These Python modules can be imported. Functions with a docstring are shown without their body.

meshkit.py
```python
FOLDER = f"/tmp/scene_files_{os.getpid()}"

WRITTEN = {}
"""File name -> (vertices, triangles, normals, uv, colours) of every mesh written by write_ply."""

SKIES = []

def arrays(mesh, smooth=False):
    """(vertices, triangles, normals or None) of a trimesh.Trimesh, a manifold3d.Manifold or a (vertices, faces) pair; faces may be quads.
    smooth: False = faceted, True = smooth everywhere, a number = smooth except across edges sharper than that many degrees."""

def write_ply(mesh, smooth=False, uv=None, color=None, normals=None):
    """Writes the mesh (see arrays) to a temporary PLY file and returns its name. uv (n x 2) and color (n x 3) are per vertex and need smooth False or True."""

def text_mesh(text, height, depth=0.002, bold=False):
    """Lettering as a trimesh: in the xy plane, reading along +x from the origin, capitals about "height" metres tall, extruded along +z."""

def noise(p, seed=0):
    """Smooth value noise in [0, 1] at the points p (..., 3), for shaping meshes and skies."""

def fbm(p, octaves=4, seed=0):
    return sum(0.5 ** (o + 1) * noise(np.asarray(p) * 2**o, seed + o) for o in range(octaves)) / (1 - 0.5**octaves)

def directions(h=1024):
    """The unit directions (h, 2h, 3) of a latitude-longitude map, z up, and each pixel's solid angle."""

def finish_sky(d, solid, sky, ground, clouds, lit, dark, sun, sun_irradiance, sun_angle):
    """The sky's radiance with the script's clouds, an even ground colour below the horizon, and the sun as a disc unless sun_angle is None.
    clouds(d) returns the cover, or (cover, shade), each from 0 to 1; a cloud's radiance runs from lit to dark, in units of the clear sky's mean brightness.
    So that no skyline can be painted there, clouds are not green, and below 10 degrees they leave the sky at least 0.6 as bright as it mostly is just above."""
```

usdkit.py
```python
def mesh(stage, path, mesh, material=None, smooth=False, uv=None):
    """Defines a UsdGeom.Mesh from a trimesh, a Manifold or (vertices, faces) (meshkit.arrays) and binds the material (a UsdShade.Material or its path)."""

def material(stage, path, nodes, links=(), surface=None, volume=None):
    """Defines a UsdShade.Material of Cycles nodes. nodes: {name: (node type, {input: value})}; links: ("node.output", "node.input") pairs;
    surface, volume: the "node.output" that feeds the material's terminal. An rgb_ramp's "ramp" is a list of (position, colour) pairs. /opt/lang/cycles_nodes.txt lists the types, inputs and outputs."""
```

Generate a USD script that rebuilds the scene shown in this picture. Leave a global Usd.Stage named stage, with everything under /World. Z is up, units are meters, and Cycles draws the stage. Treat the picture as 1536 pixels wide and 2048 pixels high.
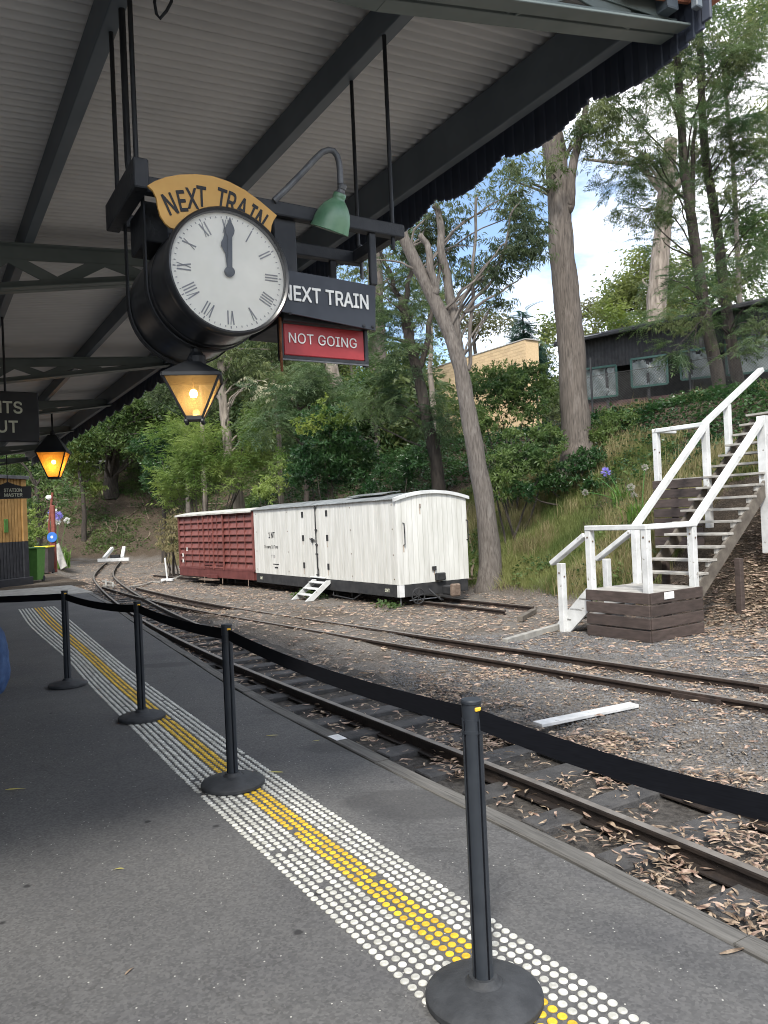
import math, random
import numpy as np
import trimesh, shapely
from shapely.geometry import Polygon, LineString
from scipy.interpolate import PchipInterpolator
import usdkit, meshkit
from pxr import Usd, UsdGeom, UsdLux, UsdShade, Gf, Sdf, Vt

random.seed(7)
rng = np.random.default_rng(7)
stage = Usd.Stage.CreateInMemory()
UsdGeom.SetStageUpAxis(stage, 'Z')
UsdGeom.SetStageMetersPerUnit(stage, 1.0)
UsdGeom.Xform.Define(stage, '/World')
UsdGeom.Scope.Define(stage, '/World/Looks')

# ---------------------------------------------------------------- camera, sky, sun, exposure
EXPOSURE = 1.35
SUN_EL, SUN_AZ = math.radians(47), math.radians(188)      # azimuth = atan2(x, y) towards the sun
SUN_INT, SUN_ANGLE = 0.52, 10.0
SKY_STRENGTH = 0.11
HC, FOC, PITCH, ROLL = 1.54, 1540.0, 0.008, -0.0434
EYE = np.array([0, 0, HC])
_f = np.array([0, math.cos(PITCH), math.sin(PITCH)]); _u = np.array([0, -math.sin(PITCH), math.cos(PITCH)]); _r = np.array([1.0, 0, 0])
CR = _r * math.cos(ROLL) + _u * math.sin(ROLL); CU = -_r * math.sin(ROLL) + _u * math.cos(ROLL); CF = _f
cam = UsdGeom.Camera.Define(stage, '/World/camera')
cam.CreateHorizontalApertureAttr(36.0); cam.CreateVerticalApertureAttr(48.0)
cam.CreateFocalLengthAttr(36.0 * FOC / 1536.0)
cam.CreateClippingRangeAttr(Gf.Vec2f(0.05, 2000))
cam.CreateExposureAttr(EXPOSURE)
cam.AddTransformOp().Set(Gf.Matrix4d(*CR, 0, *CU, 0, *(-CF), 0, *EYE, 1))

sun_dir = np.array([math.sin(SUN_AZ) * math.cos(SUN_EL), math.cos(SUN_AZ) * math.cos(SUN_EL), math.sin(SUN_EL)])
sun = UsdLux.DistantLight.Define(stage, '/World/sun')
sun.CreateIntensityAttr(SUN_INT); sun.CreateAngleAttr(SUN_ANGLE); sun.CreateNormalizeAttr(True); sun.CreateColorAttr(Gf.Vec3f(1.0, 0.95, 0.87))
z_ = sun_dir; x_ = np.cross([0, 0, 1.0], z_); x_ /= np.linalg.norm(x_); y_ = np.cross(z_, x_)
sun.AddTransformOp().Set(Gf.Matrix4d(*x_, 0, *y_, 0, *z_, 0, 0, 0, 60, 1))

M = {}
def mat(name, nodes, links, surface):
    M[name] = usdkit.material(stage, '/World/Looks/' + name, nodes, links, surface=surface)
    return M[name]

mat('sky_material', {
    'sky': ('sky_texture', {'sky_type': 'single_scattering', 'sun_disc': False, 'sun_elevation': SUN_EL, 'sun_rotation': SUN_AZ, 'air_density': 1.0, 'aerosol_density': 1.5, 'ozone_density': 1.5}),
    'tc': ('texture_coordinate', {}),
    'mp': ('mapping', {'scale': (1.0, 1.0, 2.2), 'location': (3.3, 1.2, 0.4)}),
    'n': ('noise_texture', {'scale': 2.6, 'detail': 7.0, 'roughness': 0.56}),
    'r': ('rgb_ramp', {'ramp': [(0.40, (0, 0, 0)), (0.60, (1, 1, 1))]}),
    'mx': ('mix_color', {'b': (9.5, 9.6, 9.8)}),
    'bg': ('background_shader', {'strength': SKY_STRENGTH})},
    [('tc.generated', 'mp.vector'), ('mp.vector', 'n.vector'), ('n.fac', 'r.fac'), ('r.color', 'mx.fac'), ('sky.color', 'mx.a'), ('mx.result', 'bg.color')], 'bg.background')
# (mx.fac takes the cloud cover, the clear sky shows between the clouds)
dome = UsdLux.DomeLight.Define(stage, '/World/sky')
UsdShade.MaterialBindingAPI.Apply(dome.GetPrim()).Bind(M['sky_material'])
dome.GetPrim().SetCustomDataByKey('kind', 'structure')

# ---------------------------------------------------------------- helpers
D = np.array([-0.519, 0.855, 0.0]); D /= np.linalg.norm(D)       # along the platform, away from the camera
N = np.array([D[1], -D[0], 0.0])                                 # across, towards the track
Z = np.array([0, 0, 1.0])
def P(t, u, z=0.0): return D * t + N * u + Z * z
def at(px, py, Y):                                               # the point Y metres out that the photograph shows at a pixel
    v = (px - 768) / FOC * CR + (1024 - py) / FOC * CU + CF
    return EYE + v * (Y / v[1])
def onz(px, py, z):
    v = (px - 768) / FOC * CR + (1024 - py) / FOC * CU + CF
    return EYE + v * ((z - HC) / v[2])
def ont(px, py, t):                                              # (u, z) on the upright plane across the platform at t
    v = (px - 768) / FOC * CR + (1024 - py) / FOC * CU + CF
    p = EYE + v * ((t - EYE @ D) / (v @ D))
    return p @ N, p[2]
def project(p):
    q = np.asarray(p, float) - EYE
    w = q @ CF
    return 768 + FOC * (q @ CR) / w, 1024 - FOC * (q @ CU) / w, w
def norm(v): v = np.asarray(v, float); return v / np.linalg.norm(v)
def sstep(a, b, x): t = np.clip((np.asarray(x, float) - a) / (b - a), 0, 1); return t * t * (3 - 2 * t)

used, base_of = {}, {}
def numbered(path):
    k = used.get(path, -1) + 1; used[path] = k
    return path if k == 0 else f'{path}_{k:03d}'
def tag(prim, label=None, category=None, group=None, kind=None):
    for k, v in (('label', label), ('category', category), ('group', group), ('kind', kind)):
        if v: prim.SetCustomDataByKey(k, v)
    return prim
def thing(name, label, category, loc=(0, 0, 0), group=None, kind=None):
    path = numbered('/World/' + name)
    x = UsdGeom.Xform.Define(stage, path); x.AddTranslateOp().Set(Gf.Vec3d(*map(float, loc)))
    base_of[path] = np.asarray(loc, float)
    return tag(x.GetPrim(), label, category, group, kind)
def ppath(p): return str(p.GetPath()) if hasattr(p, 'GetPath') else str(p)

_hull = None
def chamfer_box(size, ch):
    global _hull
    h = np.asarray(size, float) / 2; ch = min(ch, h.min() * 0.8)
    pts = []
    for sx in (-1, 1):
        for sy in (-1, 1):
            for sz in (-1, 1):
                s = np.array([sx, sy, sz])
                for k in range(3):
                    q = np.array([1.0, 1, 1]); q[k] = 0
                    pts.append((s, q))
    if _hull is None:
        v = np.array([s * (1 - 0.2 * (1 - (1 - q))) for s, q in pts])
        hull = trimesh.convex.convex_hull(v)
        idx = np.array([np.argmin(((v - p) ** 2).sum(1)) for p in hull.vertices])
        _hull = idx[hull.faces]
    v = np.array([s * (h - ch * q) for s, q in pts])
    return v, _hull

class MB:
    """collects pieces in world coordinates and writes them as one Mesh"""
    def __init__(self): self.v, self.f, self.n = [], [], 0
    def add(self, v, f):
        v = np.asarray(v, float); f = np.asarray(f, int)
        if f.shape[1] == 4: f = np.vstack([f[:, [0, 1, 2]], f[:, [0, 2, 3]]])
        self.v.append(v); self.f.append(f + self.n); self.n += len(v); return self
    def mesh(self, m, T=None):
        v = np.array(m.vertices, float)
        if T is not None: v = v @ T[:3, :3].T + T[:3, 3]
        return self.add(v, m.faces)
    def box(self, c, size, ax=None, ch=0.004):
        v, f = chamfer_box(size, ch)
        A = np.eye(3) if ax is None else np.asarray(ax, float)     # rows are the axes
        return self.add(v @ A + np.asarray(c, float), f)
    def bar(self, a, b, w, h, up=Z, ch=0.004):
        a, b = np.asarray(a, float), np.asarray(b, float)
        x = norm(b - a); y = np.cross(up, x)
        y = norm(y) if np.linalg.norm(y) > 1e-6 else norm(np.cross([1.0, 0.01, 0], x)); z = np.cross(x, y)
        return self.box((a + b) / 2, (np.linalg.norm(b - a), w, h), np.array([x, y, z]), ch)
    def tube(self, pts, rad, seg=10, cap=True):
        pts = np.asarray(pts, float); n = len(pts)
        rad = np.broadcast_to(np.asarray(rad, float), (n,)) if np.ndim(rad) < 2 else rad
        tan = np.gradient(pts, axis=0); tan /= np.linalg.norm(tan, axis=1, keepdims=True)
        a = np.cross(tan[0], [0.3, 0.2, 1.0] if abs(tan[0][2]) < 0.9 else [1.0, 0.1, 0]); a = norm(a)
        rings = []
        th = np.linspace(0, 2 * np.pi, seg, endpoint=False)
        for i in range(n):
            a = norm(a - tan[i] * (a @ tan[i])); b = np.cross(tan[i], a)
            rings.append(pts[i] + rad[i] * (np.cos(th)[:, None] * a + np.sin(th)[:, None] * b))
        v = np.vstack(rings); f = []
        for i in range(n - 1):
            for k in range(seg):
                k2 = (k + 1) % seg
                f += [[i * seg + k, i * seg + k2, (i + 1) * seg + k2], [i * seg + k, (i + 1) * seg + k2, (i + 1) * seg + k]]
        if cap:
            v = np.vstack([v, pts[0], pts[-1]]); c0, c1 = len(v) - 2, len(v) - 1
            for k in range(seg):
                k2 = (k + 1) % seg
                f += [[c0, k2, k], [c1, (n - 1) * seg + k, (n - 1) * seg + k2]]
        return self.add(v, f)
    def lathe(self, prof, o, ax=Z, seg=24, closed=False):
        ax = norm(ax); a = norm(np.cross(ax, [0.31, 0.95, 0.02] if abs(ax[2]) > 0.8 else Z)); b = np.cross(ax, a)
        th = np.linspace(0, 2 * np.pi, seg, endpoint=False)
        v = np.vstack([np.asarray(o) + ax * z + r * (np.cos(th)[:, None] * a + np.sin(th)[:, None] * b) for r, z in prof]); f = []
        m = len(prof)
        for i in range(m if closed else m - 1):
            j = (i + 1) % m
            for k in range(seg):
                k2 = (k + 1) % seg
                f += [[i * seg + k, i * seg + k2, j * seg + k2], [i * seg + k, j * seg + k2, j * seg + k]]
        return self.add(v, f)
    def poly(self, pts, depth, o, ax, ay):                       # a polygon in the plane (ax, ay) at o, extruded by depth along ax x ay
        g = pts if isinstance(pts, Polygon) else Polygon(pts)
        m = trimesh.creation.extrude_polygon(g, depth, engine='earcut')
        T = np.eye(4); T[:3, 0], T[:3, 1], T[:3, 2], T[:3, 3] = ax, ay, np.cross(ax, ay), o
        return self.mesh(m, T)
    def text(self, s, h, o, ax, ay, depth=0.002, bold=False, centre=False, squeeze=1.0):
        m = meshkit.text_mesh(s, h, depth, bold).copy()
        v = np.array(m.vertices); v[:, 0] *= squeeze
        if centre: v[:, 0] -= (v[:, 0].min() + v[:, 0].max()) / 2; v[:, 1] -= h / 2
        T = np.eye(4); T[:3, 0], T[:3, 1], T[:3, 2], T[:3, 3] = ax, ay, np.cross(ax, ay), o
        return self.add(v @ T[:3, :3].T + T[:3, 3], m.faces)
    def sheet(self, grid):                                       # grid (a, b, 3)
        a, b = grid.shape[:2]; i = np.arange(a * b).reshape(a, b)
        f = np.stack([i[:-1, :-1], i[1:, :-1], i[1:, 1:], i[:-1, 1:]], -1).reshape(-1, 4)
        return self.add(grid.reshape(-1, 3), f)
    def build(self, name, m, parent=None, smooth=False, label=None, category=None, group=None, kind=None):
        up = ppath(parent) if parent is not None else '/World'
        base = np.zeros(3)
        for p, b in base_of.items():
            if up == p or up.startswith(p + '/'): base = b
        path = numbered(up + '/' + name)
        v, f = np.vstack(self.v) - base, np.vstack(self.f)
        g = usdkit.mesh(stage, path, (v, f), M[m] if isinstance(m, str) else m, smooth)
        return tag(g.GetPrim(), label, category, group, kind)

# ---------------------------------------------------------------- materials
def pm(name, c1, c2, scale=4.0, rough=0.7, stretch=(1, 1, 1), bump=0.0, bscale=40.0, metallic=0.0, spec=0.4, lo=0.35, hi=0.65, detail=5.0, speck=None, speck_scale=200.0, speck_at=0.05, vary=0.0, rough2=None, local=False):
    """a principled surface whose colour wanders between c1 and c2 with position, with optional relief, specks and per-object tone"""
    n = {'g': ('geometry', {}), 'mp': ('mapping', {'scale': stretch}), 'n': ('noise_texture', {'scale': scale, 'detail': detail, 'roughness': 0.6}),
         'r': ('rgb_ramp', {'ramp': [(lo, c1), (hi, c2)]}), 'p': ('principled_bsdf', {'roughness': rough, 'metallic': metallic, 'specular_ior_level': spec})}
    l = [('n.fac', 'r.fac'), ('mp.vector', 'n.vector')]
    if local: n['tc'] = ('texture_coordinate', {}); l.append(('tc.object', 'mp.vector'))
    else: l.append(('g.position', 'mp.vector'))
    col = 'r.color'
    if speck:
        n['v'] = ('voronoi_texture', {'scale': speck_scale}); n['vr'] = ('rgb_ramp', {'ramp': [(speck_at, (1, 1, 1)), (speck_at * 1.5, (0, 0, 0))]}); n['mx'] = ('mix_color', {'b': speck})
        n['vn'] = ('white_noise_texture', {}); n['vg'] = ('math', {'math_type': 'greater_than', 'value2': 0.72}); n['vm'] = ('math', {'math_type': 'multiply'})
        l += [('g.position', 'v.vector'), ('v.distance', 'vr.fac'), ('v.color', 'vn.vector'), ('vn.value', 'vg.value1'), ('vr.color', 'vm.value1'), ('vg.value', 'vm.value2'), ('vm.value', 'mx.fac'), (col, 'mx.a')]; col = 'mx.result'
    if vary:
        n['oi'] = ('object_info', {}); n['mr'] = ('map_range', {'to_min': 1 - vary, 'to_max': 1 + vary}); n['hs'] = ('hsv', {})
        l += [('oi.random', 'mr.value'), ('mr.result', 'hs.value'), (col, 'hs.color')]; col = 'hs.color'
    l.append((col, 'p.base_color'))
    if bump:
        n['bn'] = ('noise_texture', {'scale': bscale, 'detail': 6.0, 'roughness': 0.65}); n['b'] = ('bump', {'strength': min(bump, 1.0), 'distance': 0.02})
        l += [('mp.vector', 'bn.vector'), ('bn.fac', 'b.height'), ('b.normal', 'p.normal')]
    if rough2 is not None:
        n['rr'] = ('map_range', {'from_min': 0.3, 'from_max': 0.7, 'to_min': rough, 'to_max': rough2}); l += [('n.fac', 'rr.value'), ('rr.result', 'p.roughness')]
    return mat(name, n, l, 'p.BSDF')

def leafmat(name, c1, c2, c3, scale=0.55, trans=0.35, rough=0.5):
    """c1, c2 wander through the crown in clumps, each leaf leans towards c3 at random"""
    return mat(name, {'g': ('geometry', {}), 'n': ('noise_texture', {'scale': scale, 'detail': 3.0}), 'r': ('rgb_ramp', {'ramp': [(0.38, c1), (0.62, c2)]}),
        'w': ('math', {'math_type': 'power', 'value2': 3.0}), 'm': ('mix_color', {'b': c3}), 'p': ('principled_bsdf', {'roughness': rough, 'specular_ior_level': 0.35}),
        't': ('translucent_bsdf', {}), 'hs': ('hsv', {'value': 1.5, 'saturation': 1.1}), 'mc': ('mix_closure', {'fac': trans})},
        [('g.position', 'n.vector'), ('n.fac', 'r.fac'), ('r.color', 'm.a'), ('g.random_per_island', 'w.value1'), ('w.value', 'm.fac'), ('m.result', 'p.base_color'),
         ('m.result', 'hs.color'), ('hs.color', 't.color'), ('p.BSDF', 'mc.closure1'), ('t.BSDF', 'mc.closure2')], 'mc.closure')

STAINS = [tuple(onz(x, y, 0)) for x, y in ((850, 1618), (800, 1600), (600, 1420), (700, 1492), (330, 1330))]      # darker worn spots of the paving
mat('asphalt', {'g': ('geometry', {}), 'n': ('noise_texture', {'scale': .9, 'detail': 6.0, 'roughness': .62, 'distortion': .6}), 'r': ('rgb_ramp', {'ramp': [(.28, (.076, .076, .079)), (.5, (.092, .092, .092)), (.72, (.110, .109, .107))]}),
    'f': ('voronoi_texture', {'scale': 95.0}), 'fw': ('white_noise_texture', {}), 'fr': ('rgb_ramp', {'ramp': [(0, (.78, .78, .78)), (.5, (.98, .98, .98)), (1, (1.22, 1.21, 1.2))]}), 'mx': ('mix_color', {'blend_type': 'multiply', 'fac': 1.0, 'use_clamp': False}),
    'v': ('voronoi_texture', {'scale': 36.0}), 'vr': ('rgb_ramp', {'ramp': [(.09, (1, 1, 1)), (.13, (0, 0, 0))]}), 'vn': ('white_noise_texture', {}), 'vg': ('math', {'math_type': 'greater_than', 'value2': .80}), 'vm': ('math', {'math_type': 'multiply'}), 'sp': ('mix_color', {'b': (.46, .45, .42)}),
    'd': ('voronoi_texture', {'scale': 2.6}), 'dd': ('noise_texture', {'scale': 30.0, 'detail': 2.0}), 'da': ('math', {'math_type': 'multiply_add', 'value2': .05}), 'dr': ('rgb_ramp', {'ramp': [(.060, (1, 1, 1)), (.085, (0, 0, 0))]}), 'dk': ('mix_color', {'b': (.030, .030, .031)}),
    'c': ('noise_texture', {'scale': .55, 'detail': 8.0, 'roughness': .55, 'distortion': 1.2}), 'ca': ('math', {'math_type': 'subtract', 'value2': .5}), 'cb': ('math', {'math_type': 'absolute'}), 'cr': ('rgb_ramp', {'ramp': [(.0, (.26, .26, .26)), (.0016, (.15, .15, .15)), (.0032, (0, 0, 0))]}), 'ck': ('mix_color', {'b': (.028, .027, .026)}),
    **{f's{i}': ('vector_math', {'math_type': 'subtract', 'vector2': c}) for i, c in enumerate(STAINS)}, **{f't{i}': ('mapping', {'rotation': (0, 0, -2.116), 'scale': (1.15, 2.4, 1)}) for i in range(len(STAINS))}, **{f'l{i}': ('vector_math', {'math_type': 'length'}) for i in range(len(STAINS))},
    **{f'u{i}': ('math', {'math_type': 'minimum'}) for i in range(len(STAINS) - 1)}, 'sn': ('noise_texture', {'scale': 7.0, 'detail': 5.0, 'roughness': .65}), 'sa': ('math', {'math_type': 'multiply_add', 'value2': .34}), 'sr': ('rgb_ramp', {'ramp': [(.46, (.55, .55, .55)), (.60, (0, 0, 0))]}), 'sk': ('mix_color', {'b': (.044, .044, .045)}),
    'b': ('bump', {'strength': .35, 'distance': .006}), 'p': ('principled_bsdf', {'roughness': .88, 'specular_ior_level': .3})},
    [('g.position', 'n.vector'), ('g.position', 'f.vector'), ('g.position', 'v.vector'), ('g.position', 'd.vector'), ('g.position', 'dd.vector'), ('g.position', 'c.vector'), ('n.fac', 'r.fac'), ('f.color', 'fw.vector'), ('fw.value', 'fr.fac'), ('r.color', 'mx.a'), ('fr.color', 'mx.b'), ('v.distance', 'vr.fac'), ('v.color', 'vn.vector'), ('vn.value', 'vg.value1'), ('vr.color', 'vm.value1'), ('vg.value', 'vm.value2'), ('vm.value', 'sp.fac'), ('mx.result', 'sp.a'),
     ('dd.fac', 'da.value1'), ('d.distance', 'da.value3'), ('da.value', 'dr.fac'), ('dr.color', 'dk.fac'), ('sp.result', 'dk.a'), ('c.fac', 'ca.value1'), ('ca.value', 'cb.value1'), ('cb.value', 'cr.fac'), ('cr.color', 'ck.fac'), ('dk.result', 'ck.a'), *[('g.position', f's{i}.vector1') for i in range(len(STAINS))], *[(f's{i}.vector', f't{i}.vector') for i in range(len(STAINS))], *[(f't{i}.vector', f'l{i}.vector1') for i in range(len(STAINS))], ('l0.value', 'u0.value1'), *[(f'l{i + 1}.value', f'u{i}.value2') for i in range(len(STAINS) - 1)], *[(f'u{i}.value', f'u{i + 1}.value1') for i in range(len(STAINS) - 2)],
     ('g.position', 'sn.vector'), ('sn.fac', 'sa.value1'), (f'u{len(STAINS) - 2}.value', 'sa.value3'), ('sa.value', 'sr.fac'), ('sr.color', 'sk.fac'), ('ck.result', 'sk.a'), ('sk.result', 'p.base_color'), ('fw.value', 'b.height'), ('b.normal', 'p.normal')], 'p.BSDF')
def worn(name, c1, c2, chip, scale=3.0, stretch=(1, 1, 1), cscale=14.0, cstretch=(1, 1, 1), at_=.62, wide=.05, fac=.9, rough=.6, vary=.08, rot=0.0):
    return mat(name, {'g': ('geometry', {}), 'ro': ('mapping', {'rotation': (0, 0, rot)}), 'm1': ('mapping', {'scale': stretch}), 'm2': ('mapping', {'scale': cstretch}), 'n': ('noise_texture', {'scale': scale, 'detail': 5.0, 'roughness': .6}), 'r': ('rgb_ramp', {'ramp': [(.32, c1), (.66, c2)]}),
        'c': ('noise_texture', {'scale': cscale, 'detail': 6.0, 'roughness': .68}), 'cr': ('rgb_ramp', {'ramp': [(at_, (0, 0, 0)), (at_ + wide, (fac, fac, fac))]}), 'mx': ('mix_color', {'b': chip}), 'oi': ('object_info', {}), 'mr': ('map_range', {'to_min': 1 - vary, 'to_max': 1 + vary}), 'hs': ('hsv', {}),
        'b': ('bump', {'strength': .25, 'distance': .01, 'invert': True}), 'p': ('principled_bsdf', {'roughness': rough, 'specular_ior_level': .35})},
        [('g.position', 'ro.vector'), ('ro.vector', 'm1.vector'), ('ro.vector', 'm2.vector'), ('m1.vector', 'n.vector'), ('m2.vector', 'c.vector'), ('n.fac', 'r.fac'), ('c.fac', 'cr.fac'), ('cr.color', 'mx.fac'), ('r.color', 'mx.a'), ('oi.random', 'mr.value'), ('mr.result', 'hs.value'), ('mx.result', 'hs.color'), ('hs.color', 'p.base_color'), ('cr.color', 'b.height'), ('b.normal', 'p.normal')], 'p.BSDF')
pm('asphalt_patch', (.052, .052, .053), (.086, .085, .084), 60, .88, bump=.9, bscale=110)
worn('edge_timber', (.075, .073, .069), (.145, .140, .130), (.050, .048, .045), 9, (.35, 5, 5), 10, (.3, 6, 6), .56, .08, .75, .88, .14, -2.116)
pm('white_paint', (.55, .56, .56), (.74, .74, .73), 9, .6, bump=.15, bscale=30)
worn('strip_white', (.46, .47, .47), (.64, .645, .64), (.20, .19, .17), 5, (1, 1, 1), 11.0, (1, 1, 1), .64, .03, .85, .6, .03)
pm('stud_white', (.36, .36, .32), (.56, .56, .52), 25, .5, vary=.20)
pm('stud_yellow', (.50, .31, .018), (.70, .46, .03), 25, .5, vary=.20)
pm('ballast_soil', (.030, .027, .024), (.085, .078, .070), 22, .95, bump=1.0, bscale=60)
pm('steel_rail', (.016, .013, .012), (.034, .026, .022), 9, .62, bump=.3, bscale=60)
pm('rail_top', (.13, .115, .10), (.22, .20, .18), 5, .45, metallic=.35)
pm('rail_rusty', (.022, .016, .014), (.050, .034, .027), 9, .8, bump=.4, bscale=60)
pm('sleeper', (.040, .040, .041), (.075, .073, .072), 8, .88, bump=.7, bscale=50, vary=.2)
pm('stone', (.085, .085, .09), (.17, .168, .165), 3, .9, vary=.35)
pm('post_black', (.016, .020, .026), (.026, .031, .038), 6, .42, rough2=.6)
pm('rubber_base', (.022, .024, .027), (.040, .043, .047), 14, .66, bump=.2, bscale=120)
pm('belt', (.0035, .004, .006), (.007, .008, .011), 90, .95, stretch=(.2, .2, 6), spec=.1)
pm('yellow_button', (.75, .42, .03), (.8, .48, .05), 10, .4)
pm('roof_iron', (.58, .58, .575), (.68, .677, .665), 1.1, .5, bump=.0, vary=.05)
pm('canopy_paint', (.11, .134, .155), (.145, .172, .192), 3, .5, vary=.08)
pm('truss_paint', (.12, .150, .146), (.165, .195, .186), 3, .5, vary=.06)
pm('valance_paint', (.050, .060, .085), (.070, .082, .11), 5, .6, vary=.1)
pm('terracotta', (.42, .16, .09), (.50, .20, .12), 6, .6)
pm('black_iron', (.010, .012, .015), (.022, .024, .027), 7, .42, rough2=.65)
pm('clock_black', (.010, .011, .013), (.017, .018, .020), 3, .22, rough2=.4, spec=.6)
pm('frame_paint', (.016, .019, .024), (.034, .036, .040), 9, .55, bump=.15, bscale=60)
pm('board_slate', (.026, .031, .042), (.040, .047, .060), 7, .5)
pm('sign_yellow', (.56, .31, .075), (.62, .36, .10), 8, .5)
pm('sign_red', (.33, .030, .035), (.42, .045, .050), 9, .45)
pm('ink', (.014, .015, .018), (.02, .021, .024), 9, .6)
pm('letter_white', (.74, .74, .70), (.84, .84, .80), 30, .5)
pm('letter_cream', (.45, .46, .36), (.56, .57, .46), 30, .5)
pm('dial', (.74, .725, .65), (.80, .785, .71), 9, .4)
pm('numeral', (.16, .165, .18), (.25, .255, .27), 9, .5)
pm('hand', (.050, .058, .075), (.075, .085, .10), 9, .5)
pm('rust', (.10, .035, .012), (.22, .085, .035), 25, .85, bump=.4)
pm('enamel_green', (.085, .20, .115), (.15, .28, .17), 16, .28, spec=.7, rough2=.5)
pm('enamel_inside', (.55, .57, .52), (.65, .66, .6), 8, .4)
pm('grey_pipe', (.10, .105, .115), (.17, .175, .18), 30, .5, metallic=.3)
worn('wagon_white', (.44, .44, .405), (.58, .583, .553), (.27, .235, .18), 2.6, (3, 3, .35), 3.2, (5, 5, .45), .63, .16, .5, .55, .04)
pm('rust_stain', (.20, .12, .07), (.36, .29, .22), 30, .8)
pm('wagon_gap', (.20, .195, .18), (.28, .27, .25), 5)
pm('wagon_roof', (.10, .11, .11), (.20, .21, .21), 3, .6, vary=.15, metallic=.2)
pm('wagon_roof_pale', (.30, .30, .27), (.46, .45, .41), 3, .7, bump=.3, bscale=20)
worn('wagon_red', (.105, .032, .027), (.165, .054, .045), (.25, .14, .115), 3, (2, 2, 1), 7.0, (1.5, 1.5, .7), .655, .05, .6, .6, .16)
pm('wagon_red_dark', (.085, .022, .020), (.13, .038, .034), 4, .6)
pm('underframe', (.012, .013, .015), (.030, .030, .031), 6, .7)
pm('rusty_iron', (.09, .06, .045), (.17, .13, .10), 14, .8, bump=.3)
worn('stair_white', (.42, .43, .425), (.60, .615, .61), (.20, .185, .16), 3.5, (1, 1, 1), 9.0, (1, 1, 1), .635, .03, .85, .55, .08)
pm('tread_grey', (.22, .21, .19), (.36, .35, .32), 6, .8, stretch=(1, 1, 3), bump=.4, bscale=40, vary=.15)
pm('deck_brown', (.040, .030, .026), (.070, .052, .046), 5, .7, stretch=(1, 1, 4), bump=.4, bscale=30, vary=.18)
pm('stringer', (.07, .06, .05), (.13, .115, .095), 5, .85, bump=.4)
worn('bark_grey', (.058, .050, .044), (.135, .120, .107), (.18, .166, .152), 5, (7, 7, .8), 2.2, (2.2, 2.2, .7), .54, .10, .5, .92, .0)
worn('bark_brown', (.046, .039, .034), (.125, .107, .092), (.175, .156, .140), 4, (9, 9, .6), 2.0, (3.2, 3.2, .6), .56, .10, .45, .92, .0)
pm('bark_dark', (.026, .022, .019), (.060, .050, .042), 5, .92, stretch=(3, 3, .6), bump=.8, bscale=16)
pm('bark_pale', (.11, .092, .075), (.26, .225, .19), 3, .85, stretch=(3, 3, .4), bump=.5, bscale=14)
pm('shed_wall', (.022, .023, .026), (.040, .041, .045), 6, .75, vary=.2)
pm('shed_base', (.055, .030, .028), (.085, .048, .044), 3, .8)
pm('shed_roof', (.05, .05, .055), (.085, .085, .09), 5, .45)
pm('tarp_green', (.010, .052, .044), (.020, .085, .070), 6, .35, spec=.6)
mat('tarp_clear', {'a': ('principled_bsdf', {'base_color': (.16, .19, .19), 'roughness': .22, 'specular_ior_level': .8}), 'b': ('transparent_bsdf', {}), 'm': ('mix_closure', {'fac': .35})}, [('a.BSDF', 'm.closure1'), ('b.BSDF', 'm.closure2')], 'm.closure')
pm('wire', (.030, .030, .032), (.055, .055, .056), 10, .6)
pm('tan_brick', (.44, .33, .19), (.53, .40, .25), 9, .85, stretch=(1, 1, 3), bump=.4, bscale=20, vary=.10)
pm('kiosk_yellow', (.27, .155, .05), (.34, .20, .07), 6, .6, vary=.08)
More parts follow.
